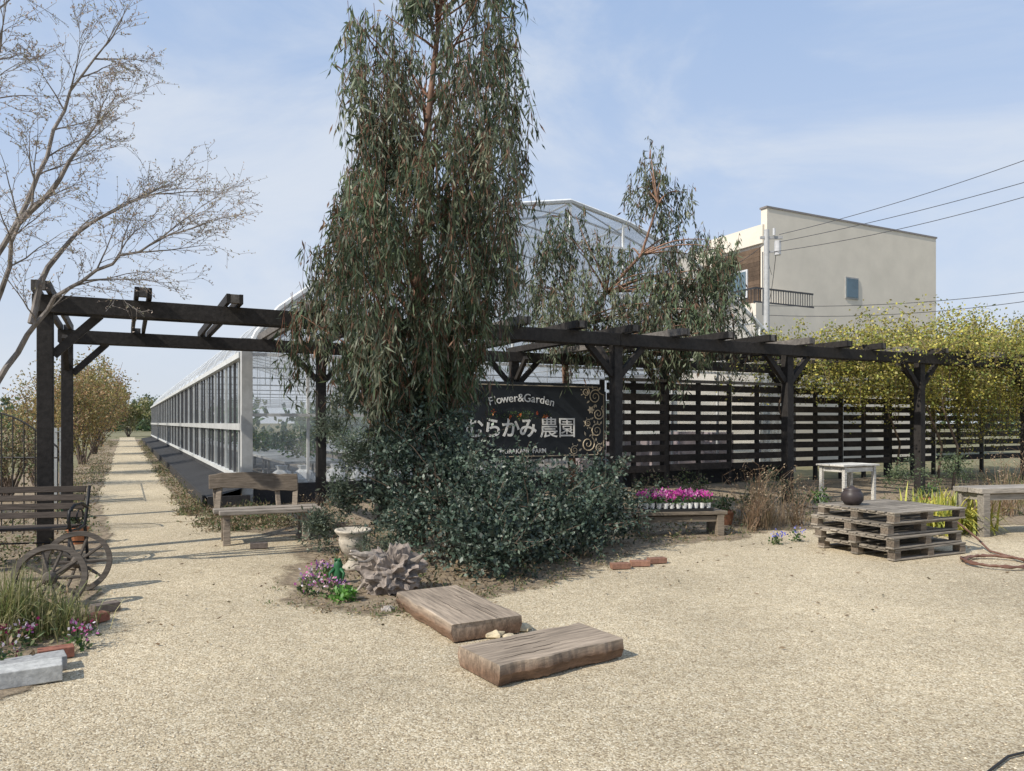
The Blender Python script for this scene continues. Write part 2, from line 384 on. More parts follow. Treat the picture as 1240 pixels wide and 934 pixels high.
for i in range(1,len(ch)): 
    mb.tube([(ch[i][0],R0+.05,ch[i][1]),(top[i][0],R0+.02,top[i][1])],.018,GV,4)
mb.finish('frame',M_metal,MS,gh)
mb=MB(); WG=(.50,.51,.50)
mb.box((2.93,R0-.03,1.72),(.20,.20,3.0),WG); mb.box((2*cs-2.93,R0-.03,1.6),(.2,.2,2.8),WG)
mb.finish('corner_posts',M_paint,MS,gh)
mb=MB()
mb.box((2.88,(R0+R1)/2,2.92),(.14,R1-R0-.3,.11),WG); mb.box((2.875,(R0+R1)/2,1.52),(.09,R1-R0-.3,.13),WG); mb.box((2.88,(R0+R1)/2,.52),(.08,R1-R0-.3,.09),WG)
mb.finish('side_rails',M_paint,MS,gh)
mb=MB(); r=R0+.7; k=0
while r<R1:
    mb.box((2.90,r,1.7),(.05,.035 if k%3 else .08,2.3),(.10,.10,.105) if k%3 else WG); r+=.75; k+=1
mb.finish('mullions',M_paint,MS,gh)
mb=MB(); mb.box((2.93,(R0+R1)/2,.23),(.12,R1-R0+.1,.46),(.05,.05,.052)); mb.box((cs,R0,.20),(14.4,.12,.40),(.035,.035,.037)); mb.box((2.14,(R0+R1)/2-.4,.13),(.05,R1-R0,.26),(.05,.048,.046))
mb.add([(2.165,R0-.8,.245),(2.165,R1,.245),(2.87,R1,.36),(2.87,R0-.2,.36)],[(0,3,2,1)],(.035,.035,.036))
mb.box((2.52,R0-.86,.14),(.72,.04,.28),(.04,.038,.038))
mb.finish('foundation',M_stone,MS,gh)
mb=MB(); mb.box((cs,(R0+R1)/2,.02),(14.4,R1-R0-.2,.03),(.26,.24,.21)); mb.finish('floor',M_stone,MS,gh)
mb=MB(); ml=MB()
GR=np.array([[.06,.12,.03],[.10,.17,.05],[.04,.08,.03],[.14,.16,.07],[.05,.10,.05]])
def cloud(m,c,rad,n,L,Wd,pal,clump=.12,nc=None,up=0.3,shell=.55,bri=(.7,1.3),flat=0):
    c=np.array(c); rad=np.array(rad); nc=nc or max(6,n//60)
    d=rng.normal(size=(nc,3)); d/=np.linalg.norm(d,axis=1,keepdims=True); q=rng.uniform(shell,1,(nc,1))
    cc=c+d*q*rad; cb=rng.uniform(bri[0],bri[1],nc); cp=rng.integers(0,len(pal),nc)
    i=rng.integers(0,nc,n); P=cc[i]+rng.normal(size=(n,3))*clump
    P[:,2]=np.maximum(P[:,2],.02)
    D=rng.normal(size=(n,3))+(P-cc[i])/clump*.5; D[:,2]+=up
    pi=np.where(rng.random(n)<.65,cp[i],rng.integers(0,len(pal),n))
    C=pal[pi]*(cb[i]*rng.uniform(.75,1.25,n))[:,None]
    m.leaves(P,D,L*rng.uniform(.7,1.3,n),Wd*rng.uniform(.7,1.3,n),C)
for sx in(4.6,7.2,9.8,12.6,15.4):
    for r in np.arange(6.2,36,3.2):
        mb.box((sx,r+1.4,.72),(1.3,2.9,.05),(.45,.46,.45))
        for dx in(-.55,.55):
            for dr in(.2,2.6): mb.box((sx+dx,r+dr,.35),(.05,.05,.69),(.4,.4,.4))
        cloud(ml,(sx,r+1.4,.98),(.6,1.35,.2),350 if r<16 else 140,.12,.07,GR,.1)
for k in range(9):
    x=3.7+k*.55+U(-.1,.1); mb.lathe([(.17,0),(.23,.08),(.24,.4),(.19,.55),(.10,.6),(.13,.68)],(x,5.3+U(-.2,.3),.03),(.62,.63,.62),14,.25)
for k in range(5): mb.box((11.5+k*1.1,5.6,.6+U(0,.3)),(.8,.5,1.0),(.45,.38,.38),rot=(0,0,U(-.2,.2)))
mb.finish('potting_benches',M_paint,MS,gh); ml.finish('nursery_plants',M_leaf,MS,gh)

# ---------------------------------------------------------------- house
ho=empty('modern_house'); BG=(.70,.64,.54); BG2=(.64,.58,.50)
mb=MB()
mb.box((27.4,9.95,4.85),(10.2,.3,9.7),BG,jit=0); mb.box((28.6,14,4.8),(7.6,7.8,9.6),BG,jit=0)
mb.box((23.55,11.4,4.3),(2.4,2.6,8.6),BG2,jit=0); mb.box((23.5,11.38,8.75),(2.6,2.9,.7),BG,jit=0)
mb.box((21.85,9.15,2.9),(2.9,1.3,5.8),BG,jit=0)
mb.finish('walls',M_stucco,MS,ho)
mb=MB()
mb.box((27.4,9.95,9.73),(10.3,.36,.07),(.25,.22,.2)); mb.box((28.6,14,9.64),(7.7,7.9,.08),(.2,.2,.2))
mb.finish('parapet_cap',M_metal,MS,ho)
mb=MB(); z=6.1
while z<8.35:
    mb.box((22.32,11.42,z),(.06,2.5,.17),(.11,.075,.05),jit=.3); z+=.175
mb.finish('timber_siding',M_siding,MS,ho)
mb=MB(); 
mb.box((22.27,11.3,7.0),(.05,1.1,1.1),(.55,.55,.55),jit=0)
mb.box((27.0,9.785,7.05),(.78,.04,.88),(.35,.35,.34),jit=0); mb.finish('window_frames',M_paint,MS,ho)
mb=MB(); mb.box((22.24,11.3,7.0),(.03,.95,.95),(1,1,1)); mb.box((27.0,9.76,7.05),(.66,.03,.76),(1,1,1)); mb.finish('window_glass',M_glass,MS,ho)
mb=MB(); mb.box((21.85,8.55,6.32),(2.9,.05,.06),(.03,.03,.03)); mb.box((20.42,9.15,6.32),(.05,1.2,.06),(.03,.03,.03)); mb.box((21.85,8.56,5.83),(2.96,.08,.06),(.03,.03,.03))
for k in range(24): mb.box((20.45+k*.122,8.55,6.07),(.02,.02,.46),(.03,.03,.03))
for k in range(8): mb.box((20.42,8.6+k*.15,6.07),(.02,.02,.46),(.03,.03,.03))
mb.finish('balcony_railing',M_metal,MS,ho)

# ---------------------------------------------------------------- utility pole + wires
up=empty('utility_pole'); mb=MB(); px,py=8.05,23.5
mb.tube([(px,py,0),(px,py,7.7)],[.11,.08],(.45,.45,.44),12)
mb.box((px+.15,py,7.45),(.7,.08,.08),(.3,.3,.3)); mb.tube([(px+.35,py,6.9),(px+.35,py,7.35)],.10,(.45,.45,.45),10); mb.tube([(px+.2,py-.1,7.5),(px+.2,py-.1,7.72)],.04,(.5,.5,.5),8)
mb.box((px+.2,py,7.0),(.4,.06,.06),(.3,.3,.3)); mb.tube([(px-.12,py,5.0),(px-.12,py,7.0)],.02,(.1,.1,.1),5)
mb.finish('pole',M_metal,None,up)
mb=MB()
def wire(p,q,sag,r=.009):
    p=Vector(p);q=Vector(q); pts=[]
    for i in range(17):
        t=i/16; v=p.lerp(q,t); v.z-=sag*4*t*(1-t); pts.append(v)
    mb.tube(pts,r,(.06,.06,.065),4)
wire((px+.4,py,7.55),(13.6,17.6,8.35),.15); wire((px+.3,py,7.3),(13.7,17.6,7.75),.12); wire((px+.2,py,7.0),(13.8,17.6,7.45),.2)
wire((px,py,7.3),(7.0,25.5,6.7),.1); wire((px,py,7.1),(9.7,27.7,7.1),.15); wire((px+.3,py,7.0),(9.5,27.6,6.0),.3)
wire((px,py,5.3),(16,19.5,5.4),.25); wire((px,py,5.0),(16,19.5,5.2),.3)
mb.finish('overhead_wires',M_rub,None,up)

# ---------------------------------------------------------------- eucalyptus
EU=np.array([[.085,.122,.062],[.112,.150,.080],[.145,.172,.105],[.060,.086,.050],[.185,.200,.135],[.22,.13,.085]])
def strings(ml,mt,C,n,length,spread,seedcol,nl=24,leafL=.15,w=.022,dens=None):
    bb=rng.uniform(.6,1.3)
    for _ in range(n):
        st=np.array(C)+rng.normal(size=3)*np.array([spread,spread,spread*.6])
        Ln=length*rng.uniform(.4,1.3); lean=rng.normal(size=2)*.16
        t=rng.random(nl)**.8; P=np.stack([st[0]+lean[0]*t*Ln,st[1]+lean[1]*t*Ln,st[2]-t*Ln+.06*np.sin(t*3)],1)
        P=P+rng.normal(size=P.shape)*.028; P[:,2]=np.maximum(P[:,2],.25)
        D=rng.normal(size=(nl,3))*.42; D[:,2]-=1.0
        ww=rng.random(nl); pi=np.where(ww<.6,seedcol,rng.integers(0,5,nl)); pi=np.where(rng.random(nl)<.08,5,pi)
        Cc=EU[pi]*rng.uniform(.7,1.3,(nl,1))*bb
        ml.leaves(P,D,leafL*rng.uniform(.6,1.35,nl),w*rng.uniform(.8,1.4,nl),Cc)
        mt.tube([st,(st[0]+lean[0]*Ln*.5,st[1]+lean[1]*Ln*.5,st[2]-Ln*.45),(st[0]+lean[0]*Ln,st[1]+lean[1]*Ln,st[2]-Ln*.95)],[.004,.003,.0015],(.18,.09,.06),3,cap=False)
def interp(tab,z):
    for i in range(len(tab)-1):
        if tab[i][0]<=z<=tab[i+1][0]:
            t=(z-tab[i][0])/(tab[i+1][0]-tab[i][0]); return tab[i][1]*(1-t)+tab[i+1][1]*t
    return tab[-1][1]
def limb(mt,p,q,r0,r1,col,sagk=.0,n=7):
    p=Vector(p);q=Vector(q);pts=[]
    for i in range(n):
        t=i/(n-1); v=p.lerp(q,t); w=math.sin(t*math.pi); v+=Vector((mn.noise(v*2)*.08,mn.noise(v*2+Vector((5,5,5)))*.08,sagk*w)); pts.append(v)
    mt.tube(pts,[r0+(r1-r0)*i/(n-1) for i in range(n)],col,6); return pts
e1=empty('eucalyptus_tree'); ml=MB(); mt=MB()
cx,cy=-1.2,9.7
trunk=[(cx-.02,cy,0),(cx+.0,cy,1.2),(cx-.03,cy+.02,2.5),(cx-.02,cy,4),(cx+.10,cy,5.5),(cx+.24,cy,6.8),(cx+.34,cy,7.9),(cx+.38,cy,8.8)]
mt.tube(trunk,[.10,.09,.075,.06,.045,.03,.018,.008],(.20,.12,.085),10)
def tr(z):
    for i in range(len(trunk)-1):
        if trunk[i][2]<=z<=trunk[i+1][2]:
            t=(z-trunk[i][2])/(trunk[i+1][2]-trunk[i][2]); return Vector(trunk[i]).lerp(Vector(trunk[i+1]),t)
    return Vector(trunk[-1])
LT=[(1.6,.45),(2.2,.9),(2.8,1.5),(3.4,1.55),(4.2,1.35),(5.0,1.45),(5.4,1.05),(5.9,.95),(6.4,1.25),(6.8,1.15),(7.2,.85),(8.2,.6),(9,.2)]
RT=[(1.6,.25),(2.2,.45),(2.8,.95),(3.4,.9),(4.0,1.3),(4.6,1.15),(5.2,1.5),(5.8,1.45),(6.3,1.05),(6.8,1.2),(7.4,1.0),(8.2,.75),(9,.2)]
NT=112
for k in range(NT):
    z=1.9+6.7*((k+.5)/NT)**.97; an=k*2.39996+U(-.3,.3)
    rad=interp(RT if math.cos(an)>0 else LT,z)*(.3+.7*random.random()**.45)
    if random.random()<.15: rad*=1.12
    c=tr(z); tip=(c.x+math.cos(an)*rad,c.y+math.sin(an)*rad*.95,z)
    zb=max(.9,z-rad*U(.6,1.3)); limb(mt,tr(min(zb,8.4)),tip,.010+.010*rad,.004,(.20,.11,.075),.06)
    col=int(rng.integers(0,5)); top_=z>6.4
    strings(ml,mt,tip,7 if top_ else 14,(.7 if top_ else 1.0) if z>2.7 else .55,.12,col,28)
    mid=tr(zb).lerp(Vector(tip),.6)
    if z<6.1: strings(ml,mt,mid,8,.8,.15,int(rng.integers(0,5)),26)
mt.finish('trunk_and_limbs',M_bark,None,e1,smooth=True); ml.finish('foliage',M_leaf,None,e1)

e2=empty('eucalyptus_tree'); ml=MB(); mt=MB(); OB=(.24,.145,.10); by=17.2
tk=[(1.45,by,0),(1.3,by,1.6),(1.22,by-.05,3.0),(1.45,by-.2,3.8),(2.1,by-.5,4.5),(2.85,by-.8,5.3),(3.2,by-.9,6.4),(3.05,by-.9,7.4)]
mt.tube(tk,[.10,.09,.08,.06,.045,.032,.02,.008],OB,8)
tips=[(2.65,6.75,.2,4),(2.9,6.3,.2,6),(2.4,6.1,.2,5),(2.6,6.45,.1,5),(3.0,5.6,.3,6),(3.4,5.3,.3,6),(3.7,5.0,-.3,7),(3.95,4.7,.3,7),(4.1,4.2,.2,7),(3.6,4.4,-.5,8),(3.2,4.5,.6,8),(2.8,4.7,-.6,8),(2.3,4.9,.5,7),(1.9,5.0,0,5),(1.2,5.6,.2,5),(1.0,5.2,.2,6),(.85,5.3,-.3,6),(.6,4.9,.2,7),(.9,4.6,.6,7),(1.4,4.4,-.6,8),(1.0,4.0,.1,9),(.6,4.1,.5,8),(.7,3.5,-.3,8),(1.5,3.7,.6,8),(2.1,4.0,-.7,8),(2.6,3.9,.5,8),(3.1,3.8,-.4,8),(3.6,3.7,.4,8),(2.9,3.3,.2,7),(2.2,3.3,.7,7),(4.0,3.6,-.2,7),(1.6,5.3,.2,3),(3.3,6.0,.1,4),(3.0,4.0,.9,7),(1.7,3.2,-.2,6),(3.3,3.1,0,7),(.35,4.3,.1,6),(1.2,3.3,.2,8),(2.5,3.5,-.3,8),(3.4,4.0,.1,8),(2.9,2.9,-.3,6),(3.9,3.2,.1,6),(1.8,4.3,.2,7),(2.0,3.6,.1,7),(3.1,4.3,-.4,8),(3.8,4.2,-.6,8),(2.6,4.3,-.9,8),(3.3,3.6,-1.2,8),(3.0,3.3,-1.5,8),(2.4,3.7,-1.2,7),(.9,3.9,-.8,7),(3.9,4.8,-.5,6)]
for (x,z,dy,n) in tips:
    x=x*1.165; z=1.165*z-.264; tip=(x,by-.75+dy,z)
    st=min(tk[2:],key=lambda p:(p[0]-x)**2+(p[2]-z+.5)**2+(0 if p[2]<z+.2 else 5))
    limb(mt,st,tip,.022,.006,OB,.15)
    strings(ml,mt,tip,int(n*2.5),.85,.24,int(rng.integers(0,5)),24,.17,.029)
mt.finish('trunk_and_limbs',M_bark,None,e2,smooth=True); ml.finish('foliage',M_leaf,None,e2)

# ---------------------------------------------------------------- budding bare tree (left)
bt=empty('bare_tree'); mt=MB(); ml=MB(); BC=(.20,.18,.165); buds=[]
def twig(p,d,L,r,lev):
    n=5 if lev>1 else 7; pts=[Vector(p)]; d=Vector(d).normalized()
    for i in range(n):
        d=(d+Vector((U(-.16,.16),U(-.16,.16),U(-.13,.11)))).normalized(); pts.append(pts[-1]+d*(L/n))
    mt.tube(pts,[max(.0018,r*(1-.75*i/n)) for i in range(n+1)],BC,5 if lev<2 else 3,cap=False)
    if lev>=2:
        for i in range(2,n+1):
            if random.random()<.8: buds.append(pts[i]+Vector((U(-.012,.012),U(-.012,.012),U(-.012,.012))))
    if lev<3 or (lev<4 and random.random()<.4):
        for i in range(1,n+1):
            if random.random()<(.9 if lev<3 else .5):
                nd=(d+Vector((U(-.9,.9),U(-.9,.9),U(-.5,.7)))).normalized()
                twig(pts[i],nd,L*U(.42,.68),r*.5*(1-.5*i/n),lev+1)
tb=[(-6.1,7.6,0),(-5.95,7.6,.9),(-5.75,7.55,1.8)]
mt.tube(tb,[.14,.11,.08],BC,9)
mains=[[(-5.75,7.55,1.8),(-5.2,7.5,1.95),(-4.9,7.5,2.5),(-4.55,7.45,2.85),(-4.15,7.4,3.1),(-3.7,7.35,3.3),(-3.35,7.3,3.45)],
       [(-5.75,7.55,1.8),(-5.45,7.5,2.9),(-5.0,7.5,3.6),(-4.65,7.45,4.3),(-4.4,7.4,4.9),(-4.0,7.3,5.3)],
       [(-5.75,7.55,1.8),(-5.75,7.5,3.2),(-5.45,7.4,4.5),(-5.1,7.3,5.4),(-4.9,7.2,6.1)],
       [(-4.85,7.5,2.6),(-4.75,7.6,3.2),(-4.35,7.7,3.7),(-3.75,7.8,4.0)],
       [(-5.3,7.5,1.95),(-5.1,7.3,2.7),(-4.75,7.1,3.3),(-4.5,7.0,3.9)],
       [(-5.0,7.5,3.6),(-4.5,7.4,4.0),(-4.1,7.3,4.5)],
       [(-5.75,7.55,1.8),(-5.4,7.2,3.3),(-5.0,7.0,4.6),(-4.75,6.9,5.2)]]
for m_ in mains:
    pts=[];m2=[Vector(p) for p in m_]
    for i in range(len(m2)-1):
        for k in range(3):
            v=m2[i].lerp(m2[i+1],k/3); v+=Vector((U(-.03,.03),U(-.03,.03),U(-.03,.03))) if i+k else Vector((0,0,0)); pts.append(v)
    pts.append(m2[-1]); n=len(pts)
    mt.tube(pts,[.036*(1-.85*i/n) for i in range(n)],BC,6)
    for i in range(min(5,n-3),n):
        d=(pts[i]-pts[i-1]).normalized()
        if random.random()<.88:
            twig(pts[i],(d+Vector((U(-.7,.7),U(-.7,.7),U(-.5,.7)))),U(.5,.9)*(1-.3*i/n),.009,1)
    twig(pts[-1],d,.55,.007,2)
bp_=np.array([list(p) for p in buds]); n=len(bp_)
D_=rng.normal(size=(n,3)); D_[:,2]+=.8
ml.leaves(bp_,D_,.024*rng.uniform(.7,1.5,n),.013,np.array([[.36,.28,.22],[.32,.30,.18],[.42,.33,.27]])[rng.integers(0,3,n)])
mt.finish('trunk_and_limbs',M_bark,None,bt); ml.finish('buds',M_leaf,None,bt)

# ---------------------------------------------------------------- big evergreen shrub
SH=np.array([[.042,.066,.046],[.060,.090,.064],[.080,.112,.082],[.030,.050,.036],[.12,.15,.115]])
sh=empty('evergreen_shrub'); ml=MB(); mt=MB()
blobs=[(-.95,8.9,.95,.5,.5,.45),(-.35,8.6,.70,.65,.6,.6),(-.3,7.8,.45,.5,.5,.42),(.35,8.8,.62,.6,.6,.5),(.98,9.3,.52,.5,.5,.45),(.1,8.2,.35,.6,.5,.32),(.75,8.8,.32,.5,.45,.28),(-1.4,8.9,1.25,.3,.4,.35),(-1.1,8.3,.55,.35,.4,.4),(1.35,9.7,.42,.35,.35,.36),(-.75,9.2,1.3,.4,.4,.4),(.0,9.3,.92,.35,.4,.3),(-.15,7.5,.25,.3,.3,.22),(-1.55,9.0,.75,.3,.3,.35),(1.15,9.9,.85,.3,.3,.3),(-1.15,9.3,1.55,.25,.3,.3)]
for bl in blobs:
    cloud(ml,bl[:3],bl[3:],int(2500*bl[3]*bl[5]/.25),.055,.035,SH,.08,nc=int(60*bl[3]*bl[5]/.25),shell=.3,bri=(.45,1.6))
    for _ in range(5):
        p=Vector(bl[:3])+Vector((U(-1,1)*bl[3],U(-1,1)*bl[4],U(.1,1)*bl[5])); limb(mt,(-.3+U(-.5,.7),8.7+U(-.3,.3),0),p,.018,.004,(.10,.075,.055))
for _ in range(230):
    bl=random.choice(blobs); d=Vector((U(-1,1),U(-1,.6),U(-.2,1))).normalized(); p=Vector(bl[:3])+Vector((d.x*bl[3],d.y*bl[4],d.z*bl[5]))*.85
    if p.z<.1: continue
    e=p+d*U(.18,.45)+Vector((0,0,U(-.14,.10))); mt.tube([p,e],[.004,.002],(.12,.08,.06),3)
    k=26; t=rng.random(k)[:,None]; P=np.array(p)*(1-t)+np.array(e)*t; D_=rng.normal(size=(k,3))+np.array(d)*.8
    P[:,2]=np.maximum(P[:,2],.05)
    ml.leaves(P,D_,.05*rng.uniform(.7,1.2,k),.03,SH[rng.integers(1,5,k)]*rng.uniform(.8,1.4,(k,1)))
mt.finish('stems',M_bark,None,sh); ml.finish('foliage',M_shrub,None,sh)
def plant(name,cl,pal,n,L,Wd,clump=.06,mat=M_leaf,**kw):
    m=MB(); 
    for c in cl:
        cloud(m,c[:3],c[3:6],int(n*(c[6] if len(c)>6 else 1)),L,Wd,pal,clump,**kw)
    return m.finish(name,mat)
LG=np.array([[.10,.14,.07],[.14,.18,.09],[.08,.11,.06]])
OL=np.array([[.13,.16,.11],[.18,.21,.15],[.09,.12,.08]])
plant('olive_shrub',[(-2.35,9.0,.35,.25,.25,.3),(-1.9,9.2,1.25,.3,.3,.35),(-2.1,9.1,.75,.2,.2,.4),(-2.25,9.2,1.6,.2,.15,.3,.6),(-2.0,9.2,1.9,.15,.15,.25,.5)],OL,1200,.06,.02,shell=.1)

# ---------------------------------------------------------------- vine over right end
vi=empty('climbing_vine'); ml=MB(); mt=MB()
VY=np.array([[.46,.42,.08],[.35,.37,.08],[.52,.46,.12],[.22,.27,.07],[.30,.25,.08]])
def spray(s,r,L,h,n,z=3.2,spread=.10):
    p=W(s,r,z+U(-.1,.15)); an=U(0,6.28); pts=[]
    for i in range(7):
        t=i/6; pts.append(p+Vector((math.cos(an)*L*t,math.sin(an)*L*t,h*math.sin(t*2.0)-.25*t*t)))
    mt.tube(pts,[.007-.005*i/6 for i in range(7)],(.18,.14,.08),3,cap=False)
    t=rng.random(n)*6; i0=np.minimum(t.astype(int),5); f=(t-i0)[:,None]; PP=np.array([list(x) for x in pts]); P=PP[i0]*(1-f)+PP[i0+1]*f+rng.normal(size=(n,3))*spread
    ml.leaves(P,rng.normal(size=(n,3)),.07*rng.uniform(.6,1.3,n),.052,VY[rng.integers(0,5,n)]*rng.uniform(.5,1.2)*rng.uniform(.75,1.25,(n,1)))
for k in range(950):
    s=13.6+12*random.random()**.6; dens=min(1,max(.12,(s-13.3)/4.0))
    h=U(.05,1.5)*(.2+.8*dens)*(random.random()**.4)
    if random.random()<.3: h=-U(.2,.9)
    spray(s,U(-.7,4.4),U(.4,1.5)*(.5+.6*dens),h,int(66*dens+14))
for k in range(210):
    s=U(15.5,25.5); f=min(1,(s-15)/5)
    if random.random()>f: continue
    p=W(s,U(-.4,3.5),U(2.4,3.2)); L=U(.4,1.9)*f
    n=int(95*f); t=rng.random(n)[:,None]; P=np.array(p)+t*np.array([U(-.3,.3),U(-.3,.3),-L])+rng.normal(size=(n,3))*.12; P[:,2]=np.maximum(P[:,2],.05)
    mt.tube([p,p+Vector((0,0,-L))],.006,(.16,.12,.08),3)
    ml.leaves(P,rng.normal(size=(n,3)),.07*rng.uniform(.6,1.3,n),.045,VY[rng.integers(0,5,n)]*rng.uniform(.4,1.0)*rng.uniform(.8,1.2,(n,1)))
for (s,r) in((18.4,.3),(19.2,1.2),(21.4,.2),(20.4,3.2),(16.4,3.5)):
    mt.tube([W(s,r,0),W(s+.2,r,1),W(s-.1,r+.2,2),W(s+.1,r,3.2)],[.035,.03,.025,.02],(.15,.11,.08),6)
mt.finish('stems',M_bark,None,vi); ml.finish('foliage',M_leaf,None,vi)

# ---------------------------------------------------------------- benches
RW=(.22,.18,.14); GW=(.30,.265,.225)
def rustic_bench(x,y,rot):
    e=empty('rustic_bench'); M=Matrix.Translation((x,y,0))@Matrix.Rotation(rot,4,'Z')
    mb=MB(); mb.box((.02,-.05,.43),(1.35,.2,.06),GW,rot=(.02,0,.01)); mb.box((.06,-.27,.42),(1.30,.2,.055),GW,rot=(-.02,0,-.01)); mb.finish('seat',M_wood,M,e,bevel=.01)
    mb=MB(); n=14
    vs=[];
    for i in range(n+1):
        t=i/n; x_=-.70+1.16*t; zt=.90+.025*math.sin(t*5)+U(-.008,.008); zb=.68+.035*math.sin(t*4+1)+U(-.01,.01)
        for yy in(-.03,.03):
            vs.append((x_,.14+yy+ (zb-.7)*.2,zb)); vs.append((x_,.19+yy,zt))
    fs=[]
    for i in range(n):
        a_=i*4; b_=a_+4
        fs+= [(a_,b_,b_+1,a_+1),(a_+2,a_+3,b_+3,b_+2),(a_+1,b_+1,b_+3,a_+3),(a_,a_+2,b_+2,b_)]
    fs+=[(0,1,3,2),(n*4,n*4+2,n*4+3,n*4+1)]
    mb.add(vs,fs,(.16,.13,.10)); mb.finish('backrest',M_wood,M,e,bevel=.008)
    mb=MB()
    for sx in(-.5,.5):
        mb.beam((sx,-.34,0),(sx,-.26,.39),.09,.08,RW); mb.beam((sx,.12,0),(sx,.06,.39),.09,.08,RW)
        mb.beam((sx-.1,.0,.40),(sx-.06,.20,.74),.07,.06,RW); mb.beam((sx-.1-.2*(sx>0),.05,.36),(sx-.12-.2*(sx>0),.2,.74),.06,.05,RW)
        mb.beam((sx,-.33,.28),(sx,.12,.28),.06,.09,RW)
    mb.finish('legs',M_wood,M,e,bevel=.006)
rustic_bench(-3.38,10.15,math.radians(24))
def iron_bench(x,y,rot,w=1.25):
    e=empty('garden_bench'); M=Matrix.Translation((x,y,0))@Matrix.Rotation(rot,4,'Z'); DKW=(.06,.048,.04)
    mb=MB()
    for i in range(5): mb.box((0,-.22+i*.095,.44-.004*i),(w-.06,.075,.025),DKW,jit=.3)
    mb.finish('seat',M_wood,M,e,bevel=.004)
    mb=MB()
    for i in range(4): mb.box((0,.24+.035*i,.54+i*.095),(w-.06,.022,.07),DKW,rot=(-.3,0,0),jit=.3)
    mb.finish('backrest',M_wood,M,e,bevel=.004)
    mb=MB(); K=(.02,.02,.022)
    for sx in(-w/2,w/2):
        mb.tube([(sx,.36,.86),(sx,.27,.6),(sx,.20,.42),(sx,.26,.2),(sx,.30,0)],.018,K,7)
        mb.tube([(sx,.20,.42),(sx,0,.40),(sx,-.24,.42),(sx,-.30,.2),(sx,-.28,0)],.018,K,7)
        mb.tube([(sx,.28,.62),(sx,.1,.68),(sx,-.12,.68),(sx,-.28,.63),(sx,-.30,.56),(sx,-.25,.42)],.018,K,7)
        mb.tube([(sx,.05+.1*math.cos(t),.54+.08*math.sin(t)) for t in np.linspace(0,5.5,12)],.009,K,5)
    mb.tube([(-w/2,.26,.22),(w/2,.26,.22)],.01,K,5)
    mb.finish('iron_frame',M_iron,M,e,smooth=True)
iron_bench(-5.5,8.25,math.radians(12))

def wheel(x,y,z,rz,tilt,R=.29):
    e=empty('wagon_wheel'); M=Matrix.Translation((x,y,z))@Matrix.Rotation(rz,4,'Z')@Matrix.Rotation(tilt,4,'X'); mb=MB(); K=(.10,.085,.07)
    n=40; vs=[];fs=[]
    for k in range(n):
        t=2*math.pi*k/n
        for (rr,yy) in((R,-.028),(R,.028),(R-.045,.028),(R-.045,-.028)): vs.append((rr*math.cos(t),yy,rr*math.sin(t)))
    for k in range(n):
        a_=k*4;b_=((k+1)%n)*4
        for j in range(4): fs.append((a_+j,a_+(j+1)%4,b_+(j+1)%4,b_+j))
    mb.add(vs,fs,K); mb.finish('rim',M_wood,M,e)
    mb=MB()
    for k in range(10):
        t=2*math.pi*k/10; mb.tube([(.05*math.cos(t),0,.05*math.sin(t)),(.15*math.cos(t),0,.15*math.sin(t)),((R-.04)*math.cos(t),0,(R-.04)*math.sin(t))],[.012,.017,.011],K,6)
    mb.finish('spokes',M_wood,M,e)
    mb=MB(); mb.tube([(0,-.08,0),(0,-.05,0),(0,0,0),(0,.05,0),(0,.08,0)],[.03,.05,.062,.05,.03],K,14); mb.finish('hub',M_wood,M,e)
wheel(-3.95,6.35,.27,math.radians(18),math.radians(-20)); wheel(-4.12,7.05,.28,math.radians(22),math.radians(-14))
mb=MB(); mb.tube([(-4.0,6.4,.27),(-4.12,7.0,.28)],.025,(.08,.065,.05),8); mb.finish('wheel_axle',M_wood)

# ---------------------------------------------------------------- timber slabs
def slab(x,y,rot,L,Wd,h,z0=0.012,seed=0):
    mb=MB(); n=36; vs=[];fs=[]; K=8
    for i in range(n+1):
        t=i/n; X=-L/2+L*t; f=.014*mn.noise(Vector((t*4,seed,0)))*2+.003*U(-1,1); gb=.014*mn.noise(Vector((t*4,seed+7,0)))*2+.003*U(-1,1)
        sec=[(-Wd/2+.004+f,h-.005),(-Wd/2+.014+f,h),(Wd/2-.014+gb,h),(Wd/2-.004+gb,h-.005),(Wd/2+.004+gb,h*.55+U(-.006,.006)),(Wd/2-.02+gb,U(0,.008)),(-Wd/2+.02+f,U(0,.008)),(-Wd/2-.004+f,h*.5+U(-.006,.006))]
        for (yy,zz) in sec: vs.append((X+(U(-.004,.004) if i in(0,n) else 0),yy,zz))
    for i in range(n):
        for j in range(K): fs.append((i*K+j,(i+1)*K+j,(i+1)*K+(j+1)%K,i*K+(j+1)%K))
    fs.append(tuple(range(K))); fs.append(tuple(n*K+j for j in range(K))[::-1])
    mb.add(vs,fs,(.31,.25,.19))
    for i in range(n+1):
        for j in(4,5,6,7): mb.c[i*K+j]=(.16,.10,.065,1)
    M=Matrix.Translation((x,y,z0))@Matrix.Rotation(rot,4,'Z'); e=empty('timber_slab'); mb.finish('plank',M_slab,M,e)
    m2=MB()
    for k in range(5):
        yy=U(-Wd*.35,Wd*.35); x0=U(-L/2,L*.1); ln=U(.2,.5)*L; p=[(min(L/2-.01,x0+ln*i/8),yy+.008*mn.noise(Vector((i*.9,k,seed)))*2,h+.0005) for i in range(9)]
        m2.tube(p,[.0022*math.sin(math.pi*(i+.3)/8.6)+.0006 for i in range(9)],(.04,.03,.02),4)
    m2.finish('cracks',M_bark,M,e)
slab(.20,4.93,math.atan2(.56,.82),1.0,.49,.135,seed=1)
slab(-.46,6.0,math.atan2(-1.04,.56),1.18,.58,.135,seed=4)
